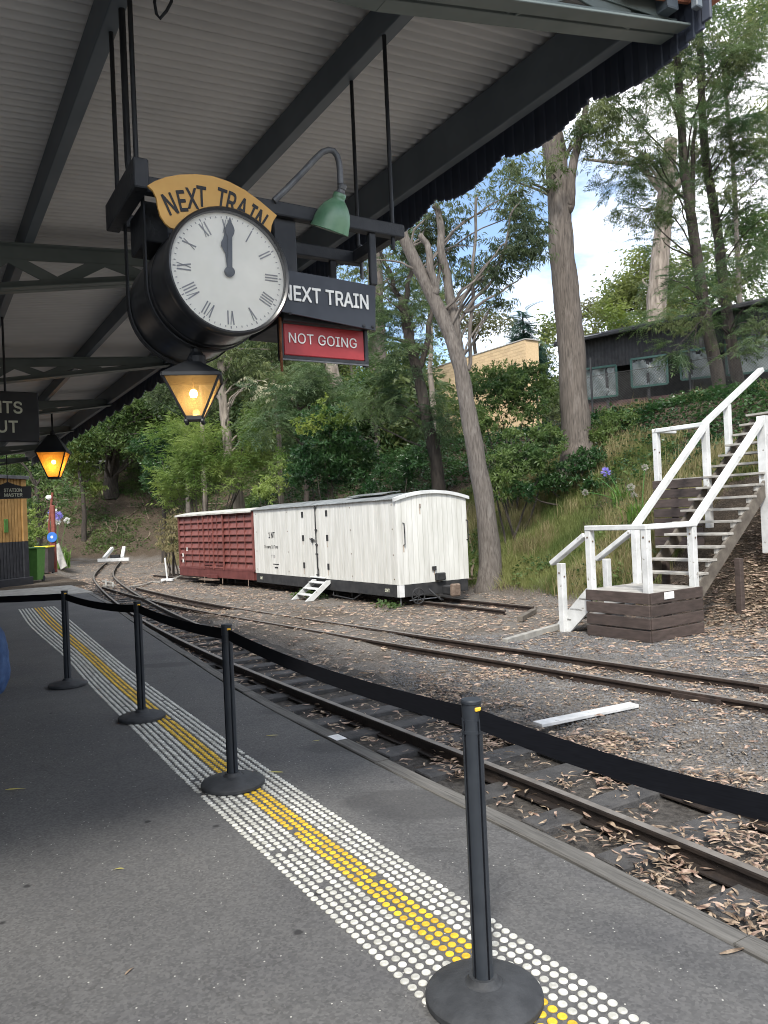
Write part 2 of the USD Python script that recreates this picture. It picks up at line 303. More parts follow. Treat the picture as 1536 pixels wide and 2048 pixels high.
pm('kiosk_dark', (.014, .016, .020), (.026, .028, .033), 6, .6)
pm('bin_green', (.05, .135, .030), (.07, .17, .04), 8, .45)
pm('bin_dark', (.035, .028, .028), (.05, .04, .04), 8, .5)
pm('bin_yellow', (.62, .46, .015), (.7, .54, .03), 8, .4)
pm('post_red', (.13, .032, .022), (.19, .05, .035), 9, .6)
pm('sign_blue', (.02, .10, .38), (.03, .14, .45), 9, .4)
pm('cloth_blue', (.022, .050, .13), (.05, .10, .22), 7, .7, bump=.3)
pm('grey_board', (.20, .195, .18), (.32, .31, .28), 5, .85, bump=.4)
pm('concrete', (.24, .235, .22), (.36, .35, .33), 3, .9, bump=.4, bscale=50)
pm('litter_stick', (.10, .075, .055), (.22, .17, .13), 3, .9)
leafmat('leaf_wattle', (.034, .066, .028), (.090, .130, .052), (.23, .26, .09), .7, .32)
leafmat('leaf_gum', (.055, .082, .032), (.125, .150, .060), (.28, .28, .11), .7, .34)
leafmat('leaf_gum_dark', (.026, .044, .020), (.072, .098, .042), (.16, .18, .08), .7, .32)
leafmat('leaf_far', (.070, .105, .034), (.17, .20, .062), (.28, .29, .10), .4, .36)
leafmat('leaf_laurel', (.012, .038, .012), (.036, .078, .024), (.11, .16, .05), .9, .25, .34)
leafmat('leaf_lime', (.09, .135, .03), (.16, .20, .045), (.27, .28, .08), .8)
leafmat('leaf_bamboo', (.080, .138, .032), (.185, .24, .066), (.30, .33, .11), .6, .36)
leafmat('leaf_shrub', (.032, .068, .020), (.095, .140, .040), (.22, .25, .09), .9, .32)
leafmat('leaf_ivy', (.016, .044, .015), (.042, .084, .028), (.12, .16, .07), 1.0, .25, .34)
leafmat('leaf_conifer', (.022, .052, .040), (.040, .080, .060), (.06, .10, .08), .6, .15)
leafmat('leaf_olive', (.075, .080, .032), (.12, .12, .05), (.19, .17, .09), .5)
leafmat('leaf_wood', (.032, .058, .022), (.110, .140, .048), (.22, .24, .09), .35, .34)
leafmat('seed_head', (.24, .24, .20), (.34, .33, .28), (.4, .38, .34), 9.0, .3, .7)
leafmat('grass_green', (.090, .125, .034), (.20, .215, .078), (.40, .36, .18), .8, .32, .7)
leafmat('grass_dry', (.15, .13, .06), (.24, .21, .11), (.34, .29, .17), .8, .3, .8)
leafmat('strap_leaf', (.05, .11, .02), (.10, .18, .035), (.2, .26, .07), 2.0, .3)
leafmat('litter_leaf', (.11, .075, .050), (.44, .345, .25), (.66, .57, .46), 22.0, .12, .7)
leafmat('litter_pink', (.17, .105, .075), (.48, .36, .285), (.68, .58, .49), 22.0, .12, .7)
leafmat('fresh_leaf', (.40, .36, .08), (.5, .45, .12), (.6, .5, .2), 6.0, .15, .6)
leafmat('blossom', (.42, .40, .28), (.55, .53, .38), (.62, .60, .45), 3.0, .2, .7)
leafmat('flower_purple', (.22, .20, .52), (.34, .30, .64), (.5, .48, .75), 9.0, .3, .6)
leafmat('flower_white', (.50, .50, .48), (.65, .65, .60), (.75, .75, .7), 9.0, .3, .6)
mat('glass_amber', {'a': ('transparent_bsdf', {'color': (1.0, .88, .66)}), 'b': ('glossy_bsdf', {'roughness': .08, 'color': (.9, .9, .9)}), 'fr': ('fresnel', {'IOR': 1.45}), 'm': ('mix_closure', {}),
    't': ('translucent_bsdf', {'color': (.95, .80, .56)}), 'm2': ('mix_closure', {'fac': .22})}, [('fr.fac', 'm.fac'), ('a.BSDF', 'm.closure1'), ('b.BSDF', 'm.closure2'), ('m.closure', 'm2.closure1'), ('t.BSDF', 'm2.closure2')], 'm2.closure')
mat('glass_orange', {'a': ('transparent_bsdf', {'color': (1.0, .72, .34)}), 't': ('translucent_bsdf', {'color': (1.0, .50, .12)}), 'm': ('mix_closure', {'fac': .5})}, [('a.BSDF', 'm.closure1'), ('t.BSDF', 'm.closure2')], 'm.closure')
mat('glass_clear', {'a': ('transparent_bsdf', {}), 'b': ('glossy_bsdf', {'roughness': .03}), 'fr': ('fresnel', {'IOR': 1.4}), 'm': ('mix_closure', {})}, [('fr.fac', 'm.fac'), ('a.BSDF', 'm.closure1'), ('b.BSDF', 'm.closure2')], 'm.closure')
mat('bulb_glow', {'e': ('emission', {'color': (1.0, .62, .22), 'strength': 30.0})}, [], 'e.emission')

# ---------------------------------------------------------------- terrain
TOE = [(14, -6), (11, 0), (8.0, 5.2), (5.75, 10), (4.95, 11.9), (3.0, 16.9), (1.0, 20.3), (-1.3, 23.8), (-4.5, 28.6), (-8.3, 33.6), (-10.9, 38.2), (-12.6, 44.5), (-15, 46.5), (-18.2, 46.0), (-18.6, 44), (-16.2, 40), (-14.15, 35.6), (-13.45, 32), (-13.4, 30.6), (-14.3, 28.5), (-16, 26), (-21, 22), (-60, 12), (-60, -60), (14, -60)]
YARD = Polygon(TOE)
def toe_distance(x, y):
    return shapely.distance(shapely.points(np.asarray(x, float), np.asarray(y, float)), YARD)
def height(x, y):
    x, y = np.asarray(x, float), np.asarray(y, float)
    s = toe_distance(x, y); w = sstep(-7, 1, x)
    left = .70 * np.minimum(s, 9) + .16 * np.clip(s - 9, 0, 60)
    right = .80 * np.minimum(s, 5.9) + .05 * np.clip(s - 5.9, 0, 6) + .22 * np.clip(s - 11.9, 0, 45)
    h = (left * (1 - w) + right * w)
    h = h - .25 * (1 - np.exp(-s / .5)) * (s > 0)
    h = np.maximum(h, 0)
    nz = meshkit.fbm(np.stack([x * .45, y * .45, 0 * x], -1), 4) - .5
    h = h + nz * np.clip(s, 0, 1.5) * .35 + (meshkit.fbm(np.stack([x * 1.7, y * 1.7, 0 * x + 5], -1), 3) - .5) * .035
    t = x * D[0] + y * D[1]; u = x * N[0] + y * N[1]
    bury = sstep(8.4, 10.6, t) * (1 - sstep(15.2, 17.2, t)) * sstep(4.4, 4.9, u) * (1 - sstep(6.9, 7.6, u))
    low = (1 - sstep(8.0, 9.5, t)) * sstep(5.2, 5.6, u + .13 * t) * (1 - sstep(8.2, 8.9, u + .13 * t))
    return -.365 + h + .118 * bury + .055 * low
def axis_points(lo, hi, fine_lo, fine_hi, fine):
    a = list(np.arange(fine_lo, fine_hi, fine)); x, st = fine_hi, fine
    while x < hi: a.append(x); st = min(st * 1.13, 25); x += st
    a.append(hi); x, st = fine_lo - fine, fine
    while x > lo: a.insert(0, x); st = min(st * 1.13, 25); x -= st
    a.insert(0, lo); return np.array(a)
gx, gy = np.meshgrid(axis_points(-300, 300, -13, 11, .24), axis_points(-60, 420, 2, 30, .24), indexing='ij')
ground_grid = np.stack([gx, gy, height(gx, gy)], -1)
mat('ground_soil', {
    'g': ('geometry', {}), 'sx': ('separate_xyz', {}), 'n1': ('noise_texture', {'scale': .9, 'detail': 5.0}), 'n2': ('noise_texture', {'scale': 26.0, 'detail': 5.0, 'roughness': .7}),
    'v': ('voronoi_texture', {'scale': 34.0}), 'vc': ('hsv', {'saturation': .05, 'value': 1.0}),
    'gravel': ('rgb_ramp', {'ramp': [(.25, (.074, .066, .058)), (.55, (.172, .157, .140)), (.8, (.31, .285, .255))]}),
    'soil': ('rgb_ramp', {'ramp': [(.3, (.034, .026, .019)), (.52, (.085, .066, .048)), (.75, (.18, .14, .105))]}),
    'add': ('math', {'math_type': 'multiply_add', 'value2': .9, 'value3': -.45}), 'zz': ('math', {'math_type': 'add'}), 'mr': ('map_range', {'from_min': -.36, 'from_max': -.02, 'clamp': True}),
    'mx': ('mix_color', {}), 'p': ('principled_bsdf', {'roughness': .95, 'specular_ior_level': .2}), 'b': ('bump', {'strength': 1.0, 'distance': .03}), 'sv': ('math', {'math_type': 'add'})},
    [('g.position', 'n1.vector'), ('g.position', 'n2.vector'), ('g.position', 'v.vector'), ('g.position', 'sx.vector'), ('n1.fac', 'add.value1'), ('sx.z', 'zz.value1'), ('add.value', 'zz.value2'), ('zz.value', 'mr.value'),
     ('n2.fac', 'gravel.fac'), ('n2.fac', 'soil.fac'), ('mr.result', 'mx.fac'), ('gravel.color', 'mx.a'), ('soil.color', 'mx.b'), ('mx.result', 'p.base_color'), ('n2.fac', 'sv.value1'), ('v.distance', 'sv.value2'), ('sv.value', 'b.height'), ('b.normal', 'p.normal')], 'p.BSDF')
MB().sheet(ground_grid).build('ground', 'ground_soil', smooth=True, kind='structure')

# ---------------------------------------------------------------- platform
edge_u = PchipInterpolator(*zip((-9, 2.38), (-4, 2.42), (.7, 2.46), (2.43, 2.50), (4.0, 2.515), (5.5, 2.54), (6.77, 2.59), (8.73, 2.74), (12.17, 3.02), (17.09, 3.46), (22.47, 3.80), (30, 4.2)))
tact_u = PchipInterpolator(*zip((-2, 1.79), (1.2, 1.81), (2.3, 1.82), (3.46, 1.825), (4.5, 1.83), (6.04, 1.865), (7.76, 1.905), (10.9, 2.05), (13.56, 2.19), (17.5, 2.40)))
EDGE_W = .105
platform = thing('platform', None, None, kind='structure')
T_END = 20.2
tt = np.linspace(-9, T_END, 120)
top = np.array([[P(t, u) for u in (edge_u(t) - EDGE_W - .004, 1.0, -2.0, -12.0)] for t in tt])
face = np.array([[P(t, edge_u(t) - .02, z) for z in (-.02, -.6)] for t in tt])
m = MB().sheet(top); m.sheet(face[:, ::-1]); m.build('paving', 'asphalt', platform)
t0 = -3.2
while t0 < T_END:                                               # timber edging, plank by plank
    t1 = min(t0 + 2.35 + .2 * math.sin(t0 * 5), T_END)
    ts = np.linspace(t0 + .004, t1 - .004, 7)
    w0, w1 = .006 * rng.random(), .006 * rng.random()
    sec = [(-EDGE_W - .0 + w0, -.12), (-EDGE_W + w0, .004), (-EDGE_W + .006 + w0, .010), (-.008, .010), (0.0, .002), (0.0, -.14)]
    g = np.array([[P(t, edge_u(t) + du + w1 * math.sin(t * 3), z + .003 * math.sin(t * 2.1 + t0)) for du, z in sec] for t in ts])
    mb = MB().sheet(g[:, ::-1])
    for i in (0, -1): mb.add(g[i], [[0, 1, 2], [0, 2, 3], [0, 3, 4], [0, 4, 5]])
    mb.build('edge_plank', 'edge_timber', platform)
    t0 = t1
# white painted square on the edging, a cracked joint
q = onz(685, 1477, 0); t = q @ D
MB().add([P(t + a, edge_u(t) - EDGE_W + .012 + b * (EDGE_W - .022), .0165) for a, b in ((-.07, 0), (.07, 0), (.07, 1), (-.07, 1))], [[0, 1, 2], [0, 2, 3]]).build('painted_mark', 'white_paint', platform)
# timber ramp and gravel beyond the paving
for k in range(9):
    t = T_END + .03 + k * .36
    MB().box(P(t + .17, 1.4, -.004), (.345, 4.6, .05), np.array([D, N, Z]), .006).build('ramp_board', 'grey_board', platform)
mb = MB().sheet(np.array([[P(t, u, -.01 + .012 * math.sin(t * 7 + u * 9)) for u in (4.3, 3.4, 2.4, 1.2, -1.0, -6.0)] for t in np.linspace(23.4, 34, 20)]))
mb.build('gravel_apron', 'ground_soil', platform)

# tactile studs: the 300 that show largest are parts, the rest one instancer
ROW, NROW = .0427, 12
studs = []
sr = np.random.default_rng(3)
for k in range(int((17.4 - .7) / ROW)):
    for j in range(NROW):
        t = .7 + k * ROW; col = 1 if 4 <= j <= 6 else 0
        if sr.random() < .006: continue
        studs.append((t, float(tact_u(t)) - .0155 - j * ROW * (1 + .38 * float(sstep(9, 15, t))) + .0012 * sr.standard_normal(), col))
def stud_mesh():
    mb = MB(); r = .0157
    mb.lathe([(r, .0), (r, .0025), (r * .86, .0050), (r * .45, .0056), (r * .40, .0050), (.0001, .0050)], (0, 0, 0), Z, 14); return mb
sm = stud_mesh(); sv, sf = np.vstack(sm.v), np.vstack(sm.f)
def visible(p):
    x, y, w = project(p); return w > .3 and -20 < x < 1556 and -20 < y < 2068
posts_at = [(.25, 2.45), (-.96, 4.56), (-2.03, 6.25), (-3.23, 7.71)]
order = sorted(range(len(studs)), key=lambda i: (not visible(P(*studs[i][:2])) or min(math.hypot(P(*studs[i][:2])[0] - a, P(*studs[i][:2])[1] - b) for a, b in posts_at) < .15, np.linalg.norm(P(*studs[i][:2]) - EYE)))
near, rest = order[:300], order[300:]
LIB = stage.CreateClassPrim('/World/shapes')
def shape(name, v, f, m, smooth=False):
    g = usdkit.mesh(stage, '/World/shapes/' + name, (np.asarray(v, float), np.asarray(f, int)), M[m], smooth); return str(g.GetPath())
shape('stud_white', sv, sf, 'stud_white'); shape('stud_yellow', sv, sf, 'stud_yellow')
for i in near:
    t, u, c = studs[i]
    p = numbered('/World/platform/tactile_stud'); g = UsdGeom.Mesh.Define(stage, p)
    g.GetPrim().GetReferences().AddInternalReference('/World/shapes/' + ('stud_yellow' if c else 'stud_white'))
    g.AddTranslateOp().Set(Gf.Vec3d(*map(float, P(t, u, 0))))
    UsdShade.MaterialBindingAPI.Apply(g.GetPrim()).Bind(M['stud_yellow' if c else 'stud_white'])
def quat_z(a): return np.stack([np.cos(a / 2), 0 * a, 0 * a, np.sin(a / 2)], -1)
def quat_mul(a, b):
    w, x, y, z = np.moveaxis(a, -1, 0); W, X, Y, Zz = np.moveaxis(b, -1, 0)
    return np.stack([w * W - x * X - y * Y - z * Zz, w * X + x * W + y * Zz - z * Y, w * Y - x * Zz + y * W + z * X, w * Zz + x * Y - y * X + z * W], -1)
def quat_axis(ax, a):
    ax = np.asarray(ax, float); s = np.sin(a / 2)[:, None]; return np.concatenate([np.cos(a / 2)[:, None], ax * s], 1)
def scatter(name, shapes, pos, quat, scale, parent=None, which=None, label=None, category=None, kind='stuff'):
    """many small pieces as one PointInstancer; shapes: [(shape name, material)]"""
    up = ppath(parent) if parent is not None else '/World'
    base = np.zeros(3)
    for p, b in base_of.items():
        if up == p or up.startswith(p + '/'): base = b
    pi = UsdGeom.PointInstancer.Define(stage, numbered(up + '/' + name))
    kinds = []
    for s, m in shapes:
        c = UsdGeom.Mesh.Define(stage, str(pi.GetPath()) + '/' + s)
        c.GetPrim().GetReferences().AddInternalReference('/World/shapes/' + s)
        UsdShade.MaterialBindingAPI.Apply(c.GetPrim()).Bind(M[m]); kinds.append(c.GetPath())
    pi.CreatePrototypesRel().SetTargets(kinds)
    n = len(pos)
    pi.CreatePositionsAttr(Vt.Vec3fArray.FromNumpy((np.asarray(pos) - base).astype(np.float32)))
    q = np.asarray(quat); pi.CreateOrientationsAttr(Vt.QuathArray([Gf.Quath(float(a), float(b), float(c), float(d)) for a, b, c, d in q]))
    sc = np.asarray(scale, float); sc = np.repeat(sc[:, None], 3, 1) if sc.ndim == 1 else sc
    pi.CreateScalesAttr(Vt.Vec3fArray.FromNumpy(sc.astype(np.float32)))
    pi.CreateProtoIndicesAttr(Vt.IntArray.FromNumpy((rng.integers(0, len(shapes), n) if which is None else np.asarray(which)).astype(np.int32)))
    return tag(pi.GetPrim(), label, category, None, kind)
rp = np.array([P(studs[i][0], studs[i][1], 0) for i in rest])
scatter('tactile_studs', [('stud_white', 'stud_white'), ('stud_yellow', 'stud_yellow')], rp, np.tile([1, 0, 0, 0], (len(rp), 1)), np.ones(len(rp)), platform, [studs[i][2] for i in rest])

# ---------------------------------------------------------------- tracks
RT = -.22                                                        # top of the rails
PROFILE = np.array([(-.028, 0), (.028, 0), (.030, -.008), (.028, -.026), (.009, -.034), (.008, -.088), (.052, -.100), (.052, -.110), (-.052, -.110), (-.052, -.100), (-.008, -.088), (-.009, -.034), (-.028, -.026), (-.030, -.008)])
def offset(pts, o):
    tn = np.gradient(pts, axis=0); tn /= np.linalg.norm(tn, axis=1, keepdims=True)
    return pts + o * np.cross(tn, Z)
def rail(pts, parent, m='steel_rail', z=RT, shiny=True):
    pts = np.asarray(pts, float); tn = np.gradient(pts, axis=0); tn /= np.linalg.norm(tn, axis=1, keepdims=True); sd = np.cross(tn, Z)
    g = np.array([[p + s * x + Z * (z + y) for x, y in PROFILE[1:].tolist() + [PROFILE[0].tolist()]] for p, s in zip(pts, sd)])
    mb = MB().sheet(g)
    for i in (0, -1): mb.add(np.vstack([g[i], g[i].mean(0)]), [[k, (k + 1) % 14, 14] for k in range(14)])
    r = mb.build('rail', m, parent)
    if shiny:
        hd = np.array([[p + s * x + Z * (z + y) for x, y in ((.026, .0008), (-.026, .0008))] for p, s in zip(pts, sd)])
        MB().sheet(hd).build('running_surface', 'rail_top', r)
    return r
def curve(data, t0, t1, n):
    c = PchipInterpolator(*zip(*data)); return np.array([P(t, float(c(t))) for t in np.linspace(t0, t1, n)])
GAUGE = .715
near_rail = curve([(-9, 3.05), (-2, 3.25), (2.22, 3.38), (3.06, 3.43), (4.67, 3.42), (6.24, 3.36), (7.6, 3.33), (9.26, 3.36), (12.24, 3.46), (14.78, 3.63), (18.26, 3.95), (26.2, 4.94), (30.62, 5.62), (36.62, 6.95), (45.15, 9.1)], -7, 44.6, 130)
k = 7; pad = np.vstack([np.repeat(near_rail[:1], k, 0), near_rail, np.repeat(near_rail[-1:], k, 0)])
sm_ = np.array([pad[i:i + 2 * k + 1].mean(0) for i in range(len(near_rail))]); near_rail[k:-k] = sm_[k:-k]
track1 = thing('railway_track', 'narrow gauge track with dark sleepers running along the platform edge', 'track')
rail(near_rail, track1); rail(offset(near_rail, GAUGE), track1)
mid1 = offset(near_rail, GAUGE / 2)
s = np.concatenate([[0], np.cumsum(np.linalg.norm(np.diff(mid1, axis=0), axis=1))])
for q in np.arange(.3, 33, .60):
    c = np.array([np.interp(q, s, mid1[:, i]) for i in range(3)]); c2 = np.array([np.interp(q + .1, s, mid1[:, i]) for i in range(3)])
    if c @ D < .3: continue
    a = norm(c2 - c); b = np.cross(a, Z); j = .02 * rng.standard_normal(3)
    MB().box(c + Z * (RT - .155) + j * [1, 1, .15], (.205, 1.36, .13), np.array([a, b, Z]), .008).build('sleeper', 'sleeper', track1)
bs_ = np.linspace(0, len(mid1) - 1, 420); bc = np.array([[np.interp(q, np.arange(len(mid1)), mid1[:, i]) for i in range(3)] for q in bs_]); bc = bc[(bc @ D > -3) & (bc @ D < 30)]
bt = np.gradient(bc, axis=0); bt /= np.linalg.norm(bt, axis=1, keepdims=True); bsd = np.cross(bt, Z)
wl_ = .78 + .28 * (meshkit.fbm(np.stack([np.arange(len(bc)) * .12, 0 * bc[:, 0], 0 * bc[:, 0]], -1), 4) - .5); wr_ = .90 + 0 * wl_
g = np.stack([bc + bsd * (-wr_ + (wl_ + wr_) * q)[:, None] for q in np.linspace(0, 1, 9)], 1); g[..., 2] = height(g[..., 0], g[..., 1]) + .012
MB().sheet(g).build('track_bed', 'ballast_soil', smooth=True, kind='structure')
tn2 = curve([(-9, 7.9), (-2, 7.05), (2, 6.52), (4.04, 6.27), (5.5, 6.10), (7.23, 5.90), (9.5, 5.63), (11.92, 5.37), (14.82, 5.08), (16.88, 4.93), (19.62, 4.85), (25.5, 4.93)], -6, 25.4, 80)
track2 = thing('railway_track', 'loop track partly buried in gravel between platform track and wagons', 'track')
rail(tn2, track2, 'rail_rusty'); rail(offset(tn2, GAUGE)[:-4], track2, 'rail_rusty')
tb = np.array([np.interp(4.7, np.linspace(-6, 25.4, 80), tn2[:, i]) for i in range(3)])
for o in (0, GAUGE):
    c = tb + norm(np.cross(norm(tn2[30] - tn2[20]), Z)) * (o - .02); a = norm(tn2[30] - tn2[24])
    MB().box(c + Z * (RT - .06) - a * (.5 if o else 0), (.5, .03, .07), np.array([a, np.cross(a, Z), Z]), .004).build('fishplate', 'rail_rusty', track2)
# siding under the wagons
WL, WW = norm([-.547, .837, 0]), norm([.837, .547, 0]); W0 = np.array([.25, 16.2, 0])
RL, RW = norm([-.627, .779, 0]), norm([.779, .627, 0]); R0 = np.array([-3.86, 22.55, 0])
mid3 = np.array([W0 + WW * .95 + WL * q for q in np.linspace(-2.6, 7.2, 12)] + [R0 + RW * .95 + RL * q for q in np.linspace(.5, 9, 10)])
track3 = thing('railway_track', 'rusty siding under the parked goods wagons with rail ends in leaves', 'track')
for o in (-.36, .36): rail(offset(mid3, o), track3, 'rail_rusty', -.27)
for q in np.arange(-1.8, 12, .75):
    c = (W0 + WW * .95 + WL * q) if q < 7.2 else (R0 + RW * .95 + RL * (q - 7))
    MB().box(c + Z * (-.40), (.2, 1.3, .09), np.array([WL, WW, Z]), .008).build('sleeper', 'sleeper', track3)
# buffer stop
b0 = (near_rail[-1] + offset(near_rail, GAUGE)[-1]) / 2
ba = norm(near_rail[-1] - near_rail[-6]); bs = np.cross(ba, Z); ax_ = np.array([1.0, 0, 0])
buf = thing('buffer_stop', 'white painted timber buffer stop at the end of the platform track', 'buffer stop', (b0[0], b0[1], -.3))
MB().bar(b0 + [-.88, .05, -.12], b0 + [.88, -.05, -.12], .16, .17).build('cross_beam', 'strip_white', buf)
for q0, q1 in ((-.52, -.28), (.50, .36)):
    MB().bar(b0 + [q0, -.05, -.02], b0 + [q1 + .02, .65, .52], .17, .17).build('raking_post', 'strip_white', buf)
MB().box(b0 + [0, .3, .02], (.5, .3, .25)).build('stop_block', 'underframe', buf)
# white timber plank in the gravel, sleepers lying about
a, b = onz(1075, 1446, -.27), onz(1268, 1407, -.27)
pl = MB().bar(a - Z * .012, b - Z * .012, .125, .03).build('white_plank', 'strip_white', label='white painted plank lying in the gravel between the two tracks', category='plank')
for (p0, p1, w, lab) in (((1010, 1284), (1135, 1248), .09, 'grey weathered timber lying in the gravel at the foot of the stairs'), ((1040, 1238), (1068, 1222), .10, 'dark short bent timber lying in leaves left of the stair foot')):
    a, b = onz(*p0, -.31), onz(*p1, -.31)
    MB().bar(a, b, w, .09).build('ground_timber', 'grey_board' if 'grey' in lab else 'stringer', label=lab, category='timber')

# ---------------------------------------------------------------- station canopy
AX = np.array([D, N, Z])
def zp(u): return 3.352 + .08 * u                                # underside of the purlins
SL = norm(N + .08 * Z); RN = np.cross(D, SL); RN = RN if RN[2] > 0 else -RN
canopy = thing('station_canopy', 'grey corrugated iron platform canopy with steel trusses and scalloped edge', 'canopy', P(1.9, 2.7, 3.4))
T0, T1 = 1.90, 22.6
k = 0; t = T0
while t < T1:                                                    # roof sheets, 0.62 m each
    w = .615; ts = np.linspace(t - .045, t + w + .02, 110); zz = .164 + (.019) * (2 * ((1 + np.cos(ts / .0615 * 2 * np.pi)) / 2) ** 1.7 - 1) + (.003 if k % 2 else 0)
    us = (-4.0, -1.2, .9, 2.70)
    g = np.array([[P(a, u, zp(u) + b) for u in us] for a, b in zip(ts, zz)])
    MB().sheet(g).build('roof_sheet', 'roof_iron', canopy, smooth=True); t += w; k += 1
MB().box(P((T0 + T1) / 2, 2.575, zp(2.575) + .025), (T1 - T0 - .04, .066, .215), np.array([D, SL, RN]), .004).build('edge_beam', 'canopy_paint', canopy)
for u in (-2.45, -1.40, -.36, .67, 1.69):
    MB().box(P((T0 + T1) / 2, u, zp(u) + .068), (T1 - T0 - .04, .062, .135), np.array([D, SL, np.cross(D, SL) * (1 if np.cross(D, SL)[2] > 0 else -1)]), .004).build('purlin', 'canopy_paint', canopy)
def truss(t, zb):                                                # zb: (u, z) line of the bottom chord
    x = UsdGeom.Xform.Define(stage, numbered(str(canopy.GetPath()) + '/truss')).GetPrim()
    def zbot(u): return np.interp(u, [q[0] for q in zb], [q[1] for q in zb])
    mt, mb_ = MB(), MB()
    u0, u1 = -4.0, 2.62
    for s in (-1, 1):
        mt.bar(P(t + s * .011, u0, zp(u0) - .048), P(t + s * .011, u1, zp(u1) - .048), .008, .085, ch=.002)
        mt.bar(P(t + s * .040, u0, zp(u0) - .006), P(t + s * .040, u1, zp(u1) - .006), .066, .009, ch=.002)
        us = [q[0] for q in zb]
        for a, b in zip(us[:-1], us[1:]):
            mb_.bar(P(t + s * .011, a, zbot(a) + .028), P(t + s * .011, b, zbot(b) + .028), .008, .05, ch=.002)
            mb_.bar(P(t + s * .040, a, zbot(a)), P(t + s * .040, b, zbot(b)), .066, .009, ch=.002)
    mt.build('top_chord', 'truss_paint', x); mb_.build('bottom_chord', 'truss_paint', x)
    u, top = -3.6, True
    while u < 2.15:
        gap = zp(u) - .08 - zbot(u); du = max(.30, gap * 1.35)
        a = P(t, u, zp(u) - .07) if top else P(t, u, zbot(u) + .03)
        b = P(t, u + du, zbot(u + du) + .03) if top else P(t, u + du, zp(u + du) - .07)
        MB().bar(a, b, .075, .012, up=D, ch=.002).build('web_bar', 'truss_paint', x); u += du; top = not top
        if gap < .12: break
truss(1.99, [(-4, 2.62), (1.30, 3.155), (2.68, 3.44)])
truss(5.43, [(-4, 2.35), (.50, 3.095), (1.345, 3.245), (2.62, 3.45)])
for t in (9.1, 12.3, 15.6, 18.9, 22.2): truss(t, [(-4, 2.40), (.83, 3.16), (1.6, 3.29), (2.62, 3.46)])
# scalloped valance, board by board, each with a ribbed face
vt0 = T0 - .06; pitch = .62; i = 0; t = vt0; rest_v = MB()
while t < T1:
    w = .0385; zb_ = 3.425 - .075 * abs(math.sin(math.pi * (t - vt0) / pitch)) ** .8
    mb = MB() if i < 150 else rest_v
    mb.box(P(t + w / 2, 2.70 + (.007 if i % 2 else 0), (zb_ + 3.70) / 2), (w + .004, .014, 3.70 - zb_), AX, .004)
    if i < 150: mb.build('valance_board', 'valance_paint', canopy)
    t += w; i += 1
rest_v.build('valance_boards', 'valance_paint', canopy, kind='stuff')
MB().box(P((T0 + T1) / 2, 2.775, 3.60), (T1 - T0 + .24, .11, .10), AX, .015).build('gutter', 'terracotta', canopy)
MB().box(P(T0 - .075, -.65, zp(-.6) + .17), (.028, 6.72, .30), np.array([D, SL, RN]), .004).build('barge_board', 'canopy_paint', canopy)
mb = MB(); mb.box(P(T0 - .03, 2.655, 3.54), (.03, .035, .15), AX, .004); mb.build('end_block', 'canopy_paint', canopy)
fe = [ont(px, py, 1.93) for px, py in ((1250, -12), (1406, 11))]
MB().bar(P(1.93, fe[0][0], fe[0][1] + .06), P(1.93, fe[1][0], fe[1][1] + .06), .03, .12, ch=.008).build('fascia_end', 'terracotta', canopy)
hk = [ont(px, py, 2.45) for px, py in ((312, -30), (309, 5), (313, 28), (320, 37), (333, 22), (343, 3), (344, -20))]
hkw = MB().tube(np.array([P(2.45, a, b) for a, b in hk]), .005, 8); hkw.build('wire_hook', 'black_iron', canopy)

# the station building that carries the canopy, along the back of the platform
sbd = thing('station_building', 'dark painted weatherboard station building along the back of the platform', 'building', P(8, -4.2, 0))
MB().box(P(6.5, -4.5, 1.9), (22.0, .30, 3.8), AX, .01).build('wall', 'kiosk_dark', sbd)
for k in range(14): MB().box(P(6.5, -4.335, .16 + k * .26), (21.9, .024, .235), AX, .006).build('weatherboard', 'kiosk_dark', sbd)
for t in (0.5, 5.0, 9.5, 14.0): w_ = MB().box(P(t, -4.32, 1.75), (1.1, .06, 1.5), AX, .01).build('window', 'wagon_red_dark', sbd); MB().box(P(t, -4.285, 1.75), (.95, .01, 1.35), AX, .002).build('pane', 'glass_clear', w_)

# ---------------------------------------------------------------- hanging sign frame
TF, TB = 2.60, 2.95
gantry = thing('sign_frame', 'black painted hanging frame with white NEXT TRAIN lettering on its board', 'sign frame', P(TF, 1.2, 2.7))
mb = MB()
mb.box(P(TF, 1.183, 2.693), (.045, 1.075, .052), AX, .004); mb.build('front_beam', 'frame_paint', gantry)
MB().box(P(TB, 1.20, 2.693), (.045, 1.05, .052), AX, .004).build('rear_beam', 'frame_paint', gantry)
MB().box(P((TF + TB) / 2, .672, 2.716), (TB - TF + .09, .050, .10), AX, .004).build('end_beam', 'frame_paint', gantry)
MB().box(P((TF + TB) / 2, 1.695, 2.693), (TB - TF - .05, .045, .048), AX, .004).build('end_beam', 'frame_paint', gantry)
for t, u in ((TF, .668), (TB, .684), (TF, 1.676), (TB, 1.718)):
    MB().tube([P(t, u, 2.665 if u < 1 else 2.62 if t == TF else 2.735), P(t, u, zp(u) + .02)], .0085, 10).build('hanger_rod', 'black_iron', gantry)
MB().tube([P(2.80, .69, 3.41), P(2.80, .69, 2.86), P(2.80, .693, 2.82), P(2.80, .705, 2.80), P(2.80, .74, 2.795)], .012, 10).build('conduit', 'black_iron', gantry)
MB().tube([P(TB - .02, 1.718, 2.60), P(TB - .02, 1.718, 2.75)], .0085, 10).build('rod_end', 'grey_pipe', gantry)
MB().box(P(TF + .03, 1.205, 2.565), (.05, .09, .205), AX, .004).build('post', 'frame_paint', gantry)
MB().box(P(TF, 1.575, 2.565), (.020, .030, .205), AX, .003).build('post', 'frame_paint', gantry)
